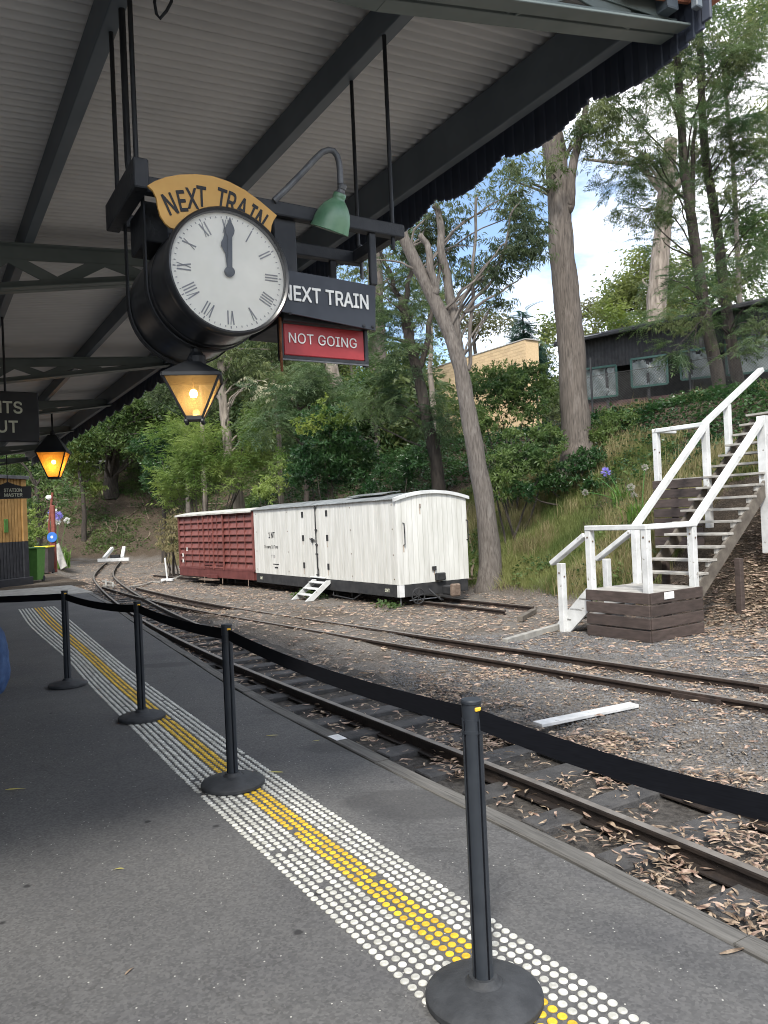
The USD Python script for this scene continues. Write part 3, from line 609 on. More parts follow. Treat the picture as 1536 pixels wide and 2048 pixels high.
MB().box(P(TB, 1.583, 2.54), (.020, .030, .26), AX, .003).build('post', 'frame_paint', gantry)
MB().box(P(TB, 1.20, 2.54), (.030, .05, .26), AX, .003).build('post', 'frame_paint', gantry)
MB().box(P((TF + TB) / 2, 1.37, 2.362), (TB - TF, .38, .150), AX, .003).build('sign_box', 'black_iron', gantry)
bd = MB().poly([ont(x, y, TF - .038) for x, y in ((500, 610), (751, 661), (751, 572), (660, 555), (590, 543), (500, 530))], .008, P(TF - .03, 0, 0), N, Z).build('name_board', 'board_slate', gantry)
MB().text('NEXT TRAIN', .053, P(TF - .030 - .010, 1.157, 2.352), N, Z, .002, True, squeeze=.83).build('lettering', 'letter_white', bd)
for u, z in ((1.19, 2.302), (1.50, 2.285), (1.54, 2.285), (1.10, 2.445)):
    MB().lathe([(.006, 0), (.006, .004), (.0001, .006)], P(TF - .038, u, z), -D, 8).build('screw', 'black_iron', bd)
# red slide-in sign
redsign = thing('destination_sign', 'red enamel NOT GOING panel in a rusty frame under the black board', 'sign', P(TF + .03, 1.36, 2.28))
rd = MB().box(P(TF + .035, 1.365, 2.225), (.012, .345, .118), AX, .003).build('panel', 'sign_red', redsign)
MB().text('NOT GOING', .0375, P(TF + .027, 1.207, 2.212), N, Z, .002, False, squeeze=.98).build('lettering', 'letter_white', rd)
for u in (1.181, 1.545): MB().box(P(TF + .035, u, 2.225), (.024, .016, .165), AX, .002).build('side_rail', 'frame_paint', redsign)
MB().box(P(TF + .035, 1.363, 2.156), (.024, .36, .014), AX, .002).build('bottom_rail', 'frame_paint', redsign)
MB().box(P(TF + .024, 1.363, 2.147), (.006, .375, .006), AX, .001).build('edge_trim', 'grey_pipe', redsign)
MB().tube([P(TF + .02, 1.176, 2.30), P(TF + .02, 1.174, 2.2), P(TF + .022, 1.176, 2.10)], .006, 6).build('rusty_strap', 'rust', redsign)

# ---------------------------------------------------------------- arched yellow sign
arch = thing('arched_sign', 'yellow arched NEXT TRAIN sign fixed above the round clock', 'sign', P(2.50, .93, 2.65))
outline = [(295, 371), (310, 362), (332, 354), (360, 349), (392, 348), (425, 352), (458, 363), (490, 380), (520, 402), (554, 431), (547, 441), (543, 452), (541, 472), (541, 500), (420, 500), (362, 456), (352, 458), (341, 455), (331, 447), (321, 432), (316, 414), (313, 396), (306, 381)]
TA = 2.485
oz = np.array([ont(px, py, TA) for px, py in outline])
ab = MB().poly(oz, .010, P(TA + .010, 0, 0), N, Z).build('plate', 'sign_yellow', arch)
for ch, (px, py), dg in zip('NEXTTRAIN', ((340, 408), (364, 402), (384, 397), (403, 393), (443, 397), (463, 404), (484, 415), (504, 427), (520, 440)), (24, 12, 6, 0, -10, -14, -20, -26, -32)):
    u, z = ont(px, py, TA); a = math.radians(dg)
    ax, ay = N * math.cos(a) + Z * math.sin(a), -N * math.sin(a) + Z * math.cos(a)
    MB().text(ch, .066, P(TA - .0005, u, z), ax, ay, .0015, True, centre=True, squeeze=.62).build('letter', 'ink', ab)

# ---------------------------------------------------------------- clock
CU_, CZ_, TC = .911, 2.376, 2.42                                  # centre of the dial
clock = thing('station_clock', 'round black drum clock with white dial and roman numerals', 'clock', P(2.6, CU_, CZ_))
o = P(0, CU_, CZ_)
R_ = .197
MB().lathe([(.196, 2.43), (.207, 2.435), (.207, 2.93), (.200, 2.955), (.0001, 2.958)], o, D, 64).build('drum', 'clock_black', clock, smooth=40)
MB().lathe([(R_, 2.418), (R_ + .001, 2.405), (R_ + .008, 2.400), (R_ + .014, 2.406), (R_ + .016, 2.425), (R_ + .014, 2.445), (R_ - .002, 2.446)], o, D, 64, True).build('bezel', 'clock_black', clock, smooth=50)
MB().lathe([(.2085, 2.60), (.2105, 2.602), (.2105, 2.612), (.2085, 2.614)], o, D, 64, True).build('drum_band', 'clock_black', clock, smooth=50)
dl = MB().lathe([(.0001, 2.4245), (R_ + .001, 2.4245)], o, D, 64).build('dial', 'dial', clock)
def dialbar(mb, ang, r0, r1, w, off=0, off2=None):
    a = math.radians(ang); rad = N * math.sin(a) + Z * math.cos(a); tan = N * math.cos(a) - Z * math.sin(a); off2 = off if off2 is None else off2
    p, q = P(2.4232, CU_, CZ_) + rad * r0 + tan * off, P(2.4232, CU_, CZ_) + rad * r1 + tan * off2
    sd = norm(np.cross(q - p, D)) * w / 2
    mb.add([p - sd, p + sd, q + sd, q - sd, p - sd - D * .0008, p + sd - D * .0008, q + sd - D * .0008, q - sd - D * .0008], [[4, 5, 6], [4, 6, 7], [0, 1, 5], [0, 5, 4], [1, 2, 6], [1, 6, 5], [2, 3, 7], [2, 7, 6], [3, 0, 4], [3, 4, 7]])
for h, s_ in enumerate(('XII', 'I', 'II', 'III', 'IIII', 'V', 'VI', 'VII', 'VIII', 'IX', 'X', 'XI')):
    wd = {'I': .0095, 'V': .019, 'X': .019}; tot = sum(wd[c] for c in s_); x = -tot / 2; mb = MB()
    for c in s_:
        m_ = x + wd[c] / 2
        r0, r1 = .128, .174
        if c == 'I': dialbar(mb, h * 30, r0, r1, .0042, m_)
        elif c == 'V': dialbar(mb, h * 30, r0, r1, .0044, m_, m_ - .0055); dialbar(mb, h * 30, r0, r1, .0024, m_, m_ + .0055)
        else: dialbar(mb, h * 30, r0, r1, .0044, m_ + .0055, m_ - .0055); dialbar(mb, h * 30, r0, r1, .0022, m_ - .0055, m_ + .0055)
        x += wd[c]
    mb.build('numeral', 'numeral', dl)
mb = MB()
for k in range(60): dialbar(mb, k * 6, .178, .184 if k % 5 else .187, .0022 if k % 5 else .0035)
mb.build('minute_marks', 'numeral', dl)
def hand(name, ang, pts, t):
    a = math.radians(ang); rad = N * math.sin(a) + Z * math.cos(a); tan = N * math.cos(a) - Z * math.sin(a)
    g = Polygon(pts + [(-x, y) for x, y in pts[::-1]])
    MB().poly(g, .0018, P(t, CU_, CZ_), tan, rad).build(name, 'hand', clock)
hand('hour_hand', -4, [(.007, 0), (.0068, .060), (.013, .072), (.019, .086), (.017, .098), (.010, .108), (.004, .122), (.0005, .150)], 2.4195)
hand('minute_hand', 2.5, [(.0085, 0), (.0078, .115), (.014, .128), (.0165, .140), (.013, .152), (.006, .165), (.0006, .182)], 2.4155)
MB().lathe([(.017, 2.422), (.017, 2.412), (.012, 2.409), (.0001, 2.409)], o, D, 20).build('hub', 'hand', clock, smooth=40)
MB().lathe([(.0001, 2.407), (R_ + .002, 2.407)], o, D, 48).build('glass', 'glass_clear', clock)
for t in (2.655, 2.915):                                         # hanging straps round the drum
    mb = MB(); th = np.linspace(np.pi, 2 * np.pi, 26); pts = [(CU_ - .2155, 2.68)] + [(CU_ + .2155 * math.cos(a), CZ_ + .2155 * math.sin(a)) for a in th] + [(CU_ + .2155, 2.68)]
    g = np.array([[P(t + b, CU_ + (u - CU_) * s_, CZ_ + (z - CZ_) * (s_ if z < CZ_ else 1)) for b, s_ in ((-.016, .975), (-.016, 1.0), (.016, 1.0), (.016, .975))] for u, z in pts])
    mb.sheet(g); mb.sheet(g[:, [3, 0]]); mb.build('hanging_strap', 'black_iron', clock)
MB().lathe([(.030, 0), (.030, .03), (.018, .045), (.018, .06)], P(2.66, .868, 2.165) - Z * .055, Z, 16).build('lamp_boss', 'black_iron', clock)
MB().box(P(2.80, .755, 2.615), (.20, .085, .14), AX, .004).build('rear_box', 'frame_paint', clock)

# ---------------------------------------------------------------- gas lanterns
def lantern(c, half_top, half_bot, h, roof_h, yaw, label, rod_top=None, glow=45.0, feet=True, glass='glass_amber'):
    L = thing('platform_lantern', label, 'lantern', c)
    ca, sa = math.cos(yaw), math.sin(yaw)
    X, Y = np.array([ca, sa, 0]), np.array([-sa, ca, 0])
    sg = [(-1, -1), (1, -1), (1, 1), (-1, 1)]
    top = [c + X * a * half_top + Y * b * half_top for a, b in sg]; bot = [c + X * a * half_bot + Y * b * half_bot - Z * h for a, b in sg]
    w = half_top * .085
    for i in range(4): MB().bar(top[i], bot[i], w, w, up=Y, ch=.001).build('corner_bar', 'black_iron', L)
    mb = MB()
    for i in range(4): mb.bar(top[i], top[(i + 1) % 4], w * 1.5, w * 1.6, ch=.001)
    mb.build('top_rim', 'black_iron', L)
    mb = MB()
    for i in range(4): mb.bar(bot[i], bot[(i + 1) % 4], w, w * 1.8, ch=.001)
    mb.box(c - Z * (h + w * .5), (half_bot * 2, half_bot * 2, w * .6), np.array([X, Y, Z]), .001); mb.build('base_plate', 'black_iron', L)
    for i in range(4):
        a, b, e, f_ = top[i] * .985 + c * .015, top[(i + 1) % 4] * .985 + c * .015, bot[(i + 1) % 4], bot[i]
        MB().add([a, b, e, f_], [[0, 1, 2], [0, 2, 3]]).build('glass_pane', glass, L)
    rt = [c + X * a * half_top * .28 + Y * b * half_top * .28 + Z * roof_h for a, b in sg]; tp = [p + (p - c) * .06 + Z * .004 for p in top]
    mb = MB(); mb.add(tp + rt, [[0, 1, 5, 4], [1, 2, 6, 5], [2, 3, 7, 6], [3, 0, 4, 7], [4, 5, 6, 7], [3, 2, 1, 0]]); mb.build('roof', 'black_iron', L)
    MB().lathe([(half_top * .16, 0), (half_top * .2, half_top * .1), (half_top * .12, half_top * .3), (half_top * .05, half_top * .4), (half_top * .05, half_top * .5)], c + Z * roof_h, Z, 12).build('finial', 'black_iron', L)
    if rod_top is not None: MB().tube([c + Z * roof_h, np.array([c[0], c[1], rod_top])], half_top * .07, 8).build('hanging_rod', 'black_iron', L)
    bl = MB().lathe([(.0001, -.5), (.36, -.42), (.5, 0), (.36, .42), (.0001, .5)], (0, 0, 0), Z, 12)
    bl.v = [v * half_top * .30 + c - Z * h * .38 for v in bl.v]; bl.build('mantle', 'bulb_glow', L, smooth=True)
    MB().tube([c - Z * h * .38 + Z * half_top * .14, c + Z * 0], half_top * .04, 8).build('burner', 'rusty_iron', L)
    if feet:
        for p in bot: MB().lathe([(.0001, -.008), (.006, -.005), (.008, 0), (.006, .006), (.0001, .008)], p - Z * .012, Z, 8).build('ball_foot', 'black_iron', L)
    lt = UsdLux.SphereLight.Define(stage, str(L.GetPath()) + '/lamp_light'); lt.CreateRadiusAttr(half_top * .12); lt.CreateIntensityAttr(glow * .6); lt.CreateColorAttr(Gf.Vec3f(1, .6, .24)); lt.CreateNormalizeAttr(False)
    lt.AddTranslateOp().Set(Gf.Vec3d(*map(float, -Z * h * .55)))
    return L
lantern(P(2.66, .850, 2.062), .096, .028, .142, .055, math.radians(10), 'lit amber glass lantern hanging directly under the round clock')
lantern(P(12.94, 1.86, 2.79), .215, .075, .40, .27, math.radians(12), 'lit orange lantern on a long rod near the far canopy end', rod_top=zp(1.86) + .05, feet=False, glass='glass_orange', glow=70.0)

# ---------------------------------------------------------------- green swan neck lamp
gl = thing('swan_neck_lamp', 'green enamel shade lamp on a bent pipe above the red sign', 'lamp', P(2.5, 1.39, 2.75))
LP = [(2.575, 548, 402), (2.56, 575, 376), (2.545, 605, 345), (2.53, 632, 316), (2.52, 645, 304), (2.515, 657, 300), (2.51, 667, 302), (2.508, 674, 311), (2.505, 678, 325), (2.505, 680, 345), (2.505, 681, 384)]
pts = np.array([P(t, *ont(px, py, t)) for t, px, py in LP])
MB().tube(pts, .0115, 12).build('bent_pipe', 'grey_pipe', gl, smooth=True)
c = P(2.505, *ont(681, 384, 2.505)); axl = norm(-Z * 1.0 - CR * .20 + D * .36)
MB().lathe([(.014, -.03), (.017, -.028), (.017, -.012), (.014, -.010), (.016, .0), (.019, .001), (.019, .012)], c, axl, 14).build('collar', 'grey_pipe', gl)
prof = [(.018, .004), (.024, .006), (.025, .020), (.023, .026), (.031, .034), (.046, .050), (.060, .072), (.068, .098), (.0715, .125), (.074, .138), (.0745, .141)]
sh = MB().lathe(prof, c, axl, 36).build('shade', 'enamel_green', gl, smooth=True)
MB().lathe([(r - .0022, z + .001) for r, z in prof[3:]][::-1], c, axl, 36).build('shade_lining', 'enamel_inside', sh, smooth=True)
MB().lathe([(.0735, .139), (.0765, .141), (.0735, .1435)], c, axl, 36, True).build('shade_rim', 'enamel_green', sh)
b = MB().lathe([(.0001, .125), (.016, .120), (.024, .102), (.020, .08), (.011, .06), (.011, .03)], c, axl, 16).build('bulb', 'letter_white', gl, smooth=True)

# ---------------------------------------------------------------- other hanging signs
s1 = thing('direction_sign', 'dark hanging board with cream letters cut off at the left edge', 'sign', P(7.3, .6, 2.55))
MB().box(P(7.3, .28, 2.55), (.07, 1.32, .43), AX, .006).build('board', 'ink', s1)
MB().text('NTS', .098, P(7.262, .560, 2.578), N, Z, .002, True, squeeze=.92).build('lettering', 'letter_cream', s1)
MB().text('UT', .098, P(7.262, .60, 2.412), N, Z, .002, True, squeeze=.92).build('lettering', 'letter_cream', s1)
for u in (-.1, .685): MB().tube([P(7.3, u, 2.76), P(7.3, u, zp(u) + .02)], .010, 8).build('hanger_rod', 'black_iron', s1)
s2 = thing('station_master_sign', 'small dark STATION MASTER sign board hanging before the yellow kiosk', 'sign', P(20, 1.9, 2.52))
MB().box(P(20, 1.75, 2.52), (.06, 1.20, .29), AX, .006).build('board', 'ink', s2)
MB().text('STATION', .078, P(19.966, 1.76, 2.535), N, Z, .002, True, squeeze=.80).build('lettering', 'letter_cream', s2)
MB().text('MASTER', .078, P(19.966, 1.76, 2.425), N, Z, .002, True, squeeze=.90).build('lettering', 'letter_cream', s2)
MB().poly([(1.55, 2.665), (2.15, 2.665), (2.0, 2.71), (1.90, 2.75), (1.85, 2.78), (1.80, 2.75), (1.70, 2.71)], .05, P(20.02, 0, 0), N, Z).build('crest', 'ink', s2)
MB().tube([P(20, 1.85, 2.75), P(20, 1.85, zp(1.85) + .02)], .012, 8).build('hanger_rod', 'black_iron', s2)

# ---------------------------------------------------------------- crowd barrier posts and belts
SH = .955
stan_labels = ['nearest black barrier post, standing on the yellow studs at bottom right', 'black barrier post second nearest, its base on the studs mid platform', 'black barrier post third from the front, beside the far bend of the studs', 'farthest and smallest black barrier post, at the left of the platform']
stan_proto = None
for i, ((x, y), lab) in enumerate(zip(posts_at, stan_labels)):
    if i == 0:
        S = thing('barrier_post', lab, 'barrier post', (0, 0, 0), 'belt barrier posts along the platform'); b_ = base_of[str(S.GetPath())]
        MB().lathe([(.0001, .004), (.178, .004), (.186, .010), (.186, .026), (.180, .034), (.150, .044), (.100, .056), (.066, .064), (.060, .062), (.056, .064), (.050, .068), (.044, .082), (.0001, .082)], (0, 0, 0), Z, 56).build('base', 'rubber_base', S, smooth=35)
        prof = []
        for k in range(48):
            a = k / 48 * 2 * np.pi; r = .0325
            for q in range(4):
                dlt = abs((a - (q * np.pi / 2 + .55) + np.pi) % (2 * np.pi) - np.pi)
                if dlt < .11: r = .0275
            prof.append((r * math.cos(a), r * math.sin(a)))
        MB().poly(prof, SH - .13, (0, 0, .07), np.array([1.0, 0, 0]), np.array([0, 1.0, 0])).build('post', 'post_black', S)
        for q in range(4):
            a = q * np.pi / 2 + .55
            MB().box((.031 * math.cos(a), .031 * math.sin(a), .07 + (SH - .13) / 2), (.004, .006, SH - .14), None, .001).build('slot_strip', 'belt', S)
        MB().lathe([(.0001, SH), (.030, SH), (.0335, SH - .004), (.0335, SH - .012), (.031, SH - .013), (.031, SH - .095), (.0335, SH - .096), (.0335, SH - .106), (.0001, SH - .106)], (0, 0, 0), Z, 32).build('head', 'post_black', S, smooth=35)
        a0 = math.radians(-55)
        MB().box((.031 * math.cos(a0), .031 * math.sin(a0), SH - .028), (.008, .022, .012), np.array([[math.cos(a0), math.sin(a0), 0], [-math.sin(a0), math.cos(a0), 0], [0, 0, 1.0]]), .002).build('release_button', 'yellow_button', S)
        S.GetAttribute('xformOp:translate').Set(Gf.Vec3d(x, y, 0))
        stan_proto = S
    else:
        xf = UsdGeom.Xform.Define(stage, numbered('/World/barrier_post'))
        xf.GetPrim().GetReferences().AddInternalReference(stan_proto.GetPath()); xf.GetPrim().SetInstanceable(True)
        xf.GetPrim().GetAttribute('xformOp:translate').Set(Gf.Vec3d(x, y, 0))
        tag(xf.GetPrim(), lab, 'barrier post', 'belt barrier posts along the platform')
def belt(a, b, sag, label, za=SH - .062, zb=SH - .062, h=.066):
    a, b = np.array([*a, za]), np.array([*b, zb]); n = 24; q = np.linspace(0, 1, n)
    dr = norm((b - a) * [1, 1, 0]); a, b = a + dr * .03, b - dr * .03; sd = np.cross(dr, Z)
    c = a[None] * (1 - q[:, None]) + b[None] * q[:, None] - Z * (sag * 4 * q * (1 - q))[:, None]
    tw = .10 * np.sin(q * np.pi)
    g = np.array([[p + sd * (x + tt_ * y * .2) + Z * y for x, y in ((-.001, -h / 2), (-.001, h / 2), (.001, h / 2), (.001, -h / 2), (-.001, -h / 2))] for p, tt_ in zip(c, tw)])
    MB().sheet(g).build('barrier_belt', 'belt', label=label, category='barrier belt')
pa = posts_at
belt(pa[0], (1.75, 1.04), .09, 'wide black belt running right from the nearest barrier post out of frame')
belt(pa[1], pa[0], .035, 'black belt sagging between the two nearest barrier posts')
belt(pa[2], pa[1], .025, 'black belt sagging between the second and third barrier posts')
belt(pa[3], pa[2], .03, 'black belt between the two farthest barrier posts')
belt((-5.6, 8.1), pa[3], .012, 'black belt running left from the farthest barrier post out of frame')

# ---------------------------------------------------------------- goods wagons
def wagon_frame(o, L, W, length, width, parent, z0, z1, m, end_white=False):
    """solebars, headstocks, wheels, axle boxes below a body"""
    def q(s, w, z): return o + L * s + W * w + Z * z
    axes = np.array([L, W, Z])
    for w in (.03, width - .03): MB().box(q(length / 2, w, (z0 + z1) / 2), (length - .10, .07, z1 - z0), axes, .006).build('solebar', m, parent)
    for s in (.045, length - .045): MB().box(q(s, width / 2, (z0 + z1) / 2), (.09, width - .10, z1 - z0), axes, .006).build('headstock', m, parent)
    MB().box(q(length / 2, width / 2, z1 - .03), (length - .3, width - .2, .05), axes).build('floor_frame', 'underframe', parent)
    for s in (length * .17, length * .30, length * .70, length * .83):
        for w in (width / 2 - .36, width / 2 + .36):
            MB().lathe([(.0001, -.05), (.25, -.05), (.28, -.045), (.29, .03), (.25, .05), (.0001, .05)], q(s, w, -.03), W, 24).build('wheel', 'underframe', parent)
        MB().tube([q(s, .25, -.03), q(s, width - .25, -.03)], .045, 8).build('axle', 'underframe', parent)
    for s in (length * .235, length * .765):
        for w in (.26, width - .26): MB().box(q(s, w, -.05), (length * .21, .06, .16), axes, .02).build('bogie_frame', 'underframe', parent)
    for s in (.32, .42, .52, .62): MB().box(q(length * s, width / 2, z0 - .09), (.08, width * .75, .12), axes).build('brake_beam', 'underframe', parent)
    return q, axes
WLEN, WWID, ZB, ZT = 7.4, 1.90, .115, 1.935
van = thing('goods_van', 'white planked goods van with peeling paint and curved grey iron roof', 'goods wagon', W0 + Z * ZB)
q, axes = wagon_frame(W0, WL, WW, WLEN, WWID, van, -.15, ZB - .008, 'underframe')
MB().box(q(WLEN / 2, WWID / 2, (ZB + ZT) / 2), (WLEN - .06, WWID - .06, ZT - ZB), axes).build('inner_shell', 'wagon_gap', van)
npl = 50; pw = WLEN / npl; seam = 3.60
for i in range(npl):
    for w in (.012, WWID - .012):
        if w > 1 and i % 2: continue
        MB().box(q((i + .5) * pw if w < 1 else (i + 1) * pw, w + .0035 * rng.standard_normal() * .4, (ZB + ZT) / 2), (pw - .007 - .006 * float(rng.random() < .2) if w < 1 else 2 * pw - .005, .026, ZT - ZB), axes, .004).build('side_plank', 'wagon_white', van)
ROOF_R = .135
def arc(w): return ROOF_R * (1 - ((w - WWID / 2) / (WWID / 2)) ** 2)
ne = 14; ew = WWID / ne
for i in range(ne):
    a, b = i * ew + .003, (i + 1) * ew - .004
    MB().poly([(a, ZB), (b, ZB), (b, ZT + arc(b) - .01), ((a + b) / 2, ZT + arc((a + b) / 2) - .008), (a, ZT + arc(a) - .01)], .024, W0 + WL * .024, WW, Z).build('end_plank', 'wagon_white', van)
MB().poly([(a, ZT + arc(a)) for a in np.linspace(0, WWID, 20)] + [(WWID, ZB), (0, ZB)], .03, W0 + WL * WLEN, WW, Z).build('far_end', 'wagon_white', van)
MB().box(q(-.004, .012, (ZB + ZT) / 2), (.012, .05, ZT - ZB), axes, .003).build('corner_strip', 'wagon_white', van)
# roof: corrugated iron, troughs over the arch
nr = 8; ws = np.linspace(-.055, WWID + .055, 17)
for k in range(nr):
    s0, s1 = -.02 + k * (WLEN + .04) / nr, -.02 + (k + 1) * (WLEN + .04) / nr + .03
    ss = np.linspace(s0, s1, 61)
    g = np.array([[q(s, w, ZT + .012 + arc(w) + .008 * math.cos(s / .076 * 2 * np.pi) + (.003 if k % 2 else 0)) for w in ws] for s in ss])
    MB().sheet(g).build('roof_sheet', 'wagon_roof', van, smooth=True)
wa = np.linspace(-.06, WWID + .06, 21)
g = np.array([[W0 + WL * s + WW * w + Z * (ZT + arc(w) + z) for s, z in ((-.05, -.035), (-.05, .035), (.02, .04), (.02, -.035), (-.05, -.035))] for w in wa])
mb = MB().sheet(g)
for i in (0, -1): mb.add(g[i][:4], [[0, 1, 2], [0, 2, 3]])
mb.build('end_fascia', 'stair_white', van)
# a slipped sheet and litter on the roof
MB().sheet(np.array([[q(s, w, ZT + .075 + arc(w) + .006 * math.cos(s / .076 * 2 * np.pi)) for w in (.25, .55, .8)] for s in np.linspace(.95, 2.5, 90)])).build('loose_sheet', 'wagon_roof', van, smooth=True)
# doors: seam, lock bar, hinge plates, handles
for s in (seam,): MB().box(q(s, -.004, (ZB + ZT) / 2), (.018, .012, ZT - ZB - .06), axes, .002).build('door_gap', 'underframe', van)
mb = MB().tube([q(seam - .04, -.03, z) + WL * d_ for z, d_ in ((ZT - .02, 0), (1.45, 0), (1.0, .005), (.98, -.03), (.75, -.01), (.6, -.05), (.45, -.03), (.3, -.075), (ZB + .02, -.06))], .013, 8); mb.build('lock_bar', 'underframe', van)
for z in (ZT - .06, 1.32, .95, .72, ZB + .09): MB().box(q(seam - .04, -.022, z), (.10, .03, .035), axes, .004).build('bar_bracket', 'underframe', van)
lk = MB(); lk.bar(q(seam + .03, -.03, 1.07), q(seam + .30, -.03, 1.10), .02, .03); lk.box(q(seam + .17, -.03, 1.06), (.05, .03, .12), axes); lk.build('door_latch', 'underframe', van)
for s in (4.30, 3.02):
    for z in (1.72, 1.12, .42): MB().box(q(s, -.006, z), (.10, .014, .15), axes, .004).build('hinge_plate', 'underframe', van)
MB().box(q(seam - .05, -.03, ZB + .03), (.75, .05, .03), axes).build('door_sill', 'stair_white', van)
for h_, (s, z0, z1, face) in enumerate(((-.02, .95, 1.42, 0), (-.02, .98, 1.42, 1))):
    w = .16 if h_ == 0 else WWID - .02
    MB().tube([q(0, w, z0), q(-.05, w, z0 + .01), q(-.055, w, z0 + .04), q(-.055, w, z1 - .04), q(-.05, w, z1 - .01), q(0, w, z1)], .012, 8).build('grab_handle', 'underframe', van)
MB().box(q(-.015, .62, 1.77), (.012, .03, .09), axes).build('end_plate', 'rusty_iron', van)
MB().box(q(-.03, .92, .41), (.03, .11, .09), axes, .006).build('end_bracket', 'underframe', van)
MB().box(q(-.05, 1.06, .22), (.10, .25, .17), axes, .02).build('end_casting', 'underframe', van)
MB().box(q(.02, .055, -.018), (.10, .13, .25), axes, .004).build('white_corner', 'strip_white', van)
MB().box(q(-.30, 1.10, -.06), (.36, .16, .20), axes, .03).build('coupler_shank', 'underframe', van)
MB().box(q(-.50, 1.10, -.05), (.10, .25, .27), axes, .03).build('coupler_head', 'rusty_iron', van)
c = q(-.18, .36, -.13)
mb = MB(); th = np.linspace(0, 2 * np.pi, 25)
mb.tube([c + WW * .16 * math.cos(a) + Z * .16 * math.sin(a) for a in th], .014, 6, False)
for k in range(3): a = k * np.pi / 3 + .3; mb.bar(c + WW * .15 * math.cos(a) + Z * .15 * math.sin(a), c - WW * .15 * math.cos(a) - Z * .15 * math.sin(a), .02, .015)
mb.tube([c, c + WL * .2], .015, 6); mb.build('brake_handwheel', 'underframe', van)
MB().tube([q(-.10, .70, -.02), q(-.25, .75, -.14), q(-.30, .85, -.24), q(-.25, .95, -.26)], .02, 8).build('brake_hose', 'underframe', van)
MB().tube([q(-.08, .20, -.22), q(-.08, 1.0, -.22)], .012, 6).build('brake_rod', 'grey_pipe', van)
MB().bar(q(.03, .05, -.15), q(.03, .05, -.33), .02, .02).build('step_iron', 'grey_pipe', van)
mb = MB().tube([q(2.9, .06, -.15), q(2.85, .0, -.26), q(1.9, .0, -.30), q(1.6, .04, -.16)], .015, 6); mb.build('truss_rod', 'underframe', van)
lt = np.array([-WL, Z]);
for s_b in (.16, 1.9, 5.2, 7.24):
    for z in (ZB + .12, .75, 1.3, ZT - .12): MB().lathe([(.014, 0), (.014, .007), (.0001, .011)], q(s_b, -.002, z), -WW, 8).build('bolt', 'rusty_iron', van)
for s_b, z, h_ in ((4.3, .30, .16), (3.02, .30, .15), (4.3, 1.02, .12), (3.02, 1.0, .16), (3.5, .30, .2)): MB().box(q(s_b + .02, -.0025, z - h_ / 2 + .05), (.022, .004, h_), axes, .001).build('rust_run', 'rust_stain', van)
for w_b, z, h_ in ((.62, 1.66, .14), (.94, .33, .12), (.16, .88, .16)): MB().box(q(-.0015, w_b, z), (.004, .022, h_), axes, .001).build('rust_run', 'rust_stain', van)
MB().text('1 NT', .155, q(6.42, -.004, 1.13), -WL, Z, .003, True, squeeze=.85).build('lettering', 'ink', van)
MB().text('To carry 10 Tons', .085, q(6.72, -.004, .84), -WL, Z, .003, False, squeeze=.95).build('lettering', 'ink', van)
MB().text('T 7.5', .075, q(6.28, -.004, .58), -WL, Z, .003, False).build('lettering', 'numeral', van)
mb = MB(); mb.box(q(6.0, -.004, .40), (.36, .006, .022), axes, .001); mb.box(q(5.98, -.004, .31), (.20, .006, .04), axes, .001); mb.build('stencil_mark', 'ink', van)
for s in (7.1, .55): MB().text('1NT', .07, q(s, -.008, -.05), -WL, Z, .003, True).build('frame_lettering', 'letter_cream', van)

RLEN, RWID = 5.26, 1.90
red = thing('louvre_van', 'dark red louvred goods van coupled behind the white van', 'goods wagon', R0 + Z * .1)
q, axes = wagon_frame(R0, RL, RW, RLEN, RWID, red, -.12, .125, 'wagon_red_dark')
zb, zt = .135, 1.905
MB().box(q(RLEN / 2, RWID / 2, (zb + zt) / 2), (RLEN - .16, RWID - .16, zt - zb), axes).build('inner_shell', 'wagon_red_dark', red)
rows = 8; rh = (zt - zb - .10) / rows; dl_, dr_ = RLEN * .36, RLEN * .62     # s of the door edges (from the near end)
for r_ in range(rows):
    z0 = zb + .05 + r_ * rh
    for s0, s1, dep in ((.10, dl_, .0), (dl_ + .04, (dl_ + dr_) / 2 - .015, -.035), ((dl_ + dr_) / 2 + .015, dr_ - .04, -.035), (dr_, RLEN - .10, .0)):
        a, b = q(s0, .055 + dep, z0 + rh * .92), q(s1, .055 + dep, z0 + rh * .92)
        g = [q(s, .075 + dep, z0 + rh * .98) for s in (s0, s1)] + [q(s, .012 + dep, z0 + .022) for s in (s0, s1)] + [q(s, .012 + dep, z0) for s in (s0, s1)] + [q(s, .085 + dep, z0) for s in (s0, s1)]
        MB().add(g, [[0, 2, 3, 1], [2, 4, 5, 3], [4, 6, 7, 5]]).build('louvre', 'wagon_red', red)
for s in np.concatenate([np.linspace(.55, dl_ - .38, 3), np.linspace(dr_ + .42, RLEN - .48, 3), [(dl_ * .72 + dr_ * .28), (dl_ * .28 + dr_ * .72)]]):
    dep = -.035 if dl_ < s < dr_ else 0
    MB().bar(q(s, .022 + dep, zb + .05), q(s, .022 + dep, zt - .05), .03, .03, up=RL, ch=.003).build('upright', 'wagon_red', red)
for s in (.05, RLEN - .05): MB().box(q(s, .04, (zb + zt) / 2), (.10, .07, zt - zb), axes, .004).build('corner_post', 'wagon_red', red)
for s in (dl_, (dl_ + dr_) / 2, dr_): MB().box(q(s, -.008, (zb + zt) / 2), (.05, .05, zt - zb - .02), axes, .004).build('door_post', 'wagon_red', red)
for z in (zb + .02, zt - .025): MB().box(q(RLEN / 2, .02, z), (RLEN, .06, .06), axes, .004).build('rail_strip', 'wagon_red_dark', red)
for i in range(8): MB().box(q(.012, .05 + (i + .5) * 1.8 / 8, (zb + zt) / 2 + .02), (.025, 1.8 / 8 - .006, zt - zb + .05), axes, .004).build('end_plank', 'wagon_red', red)
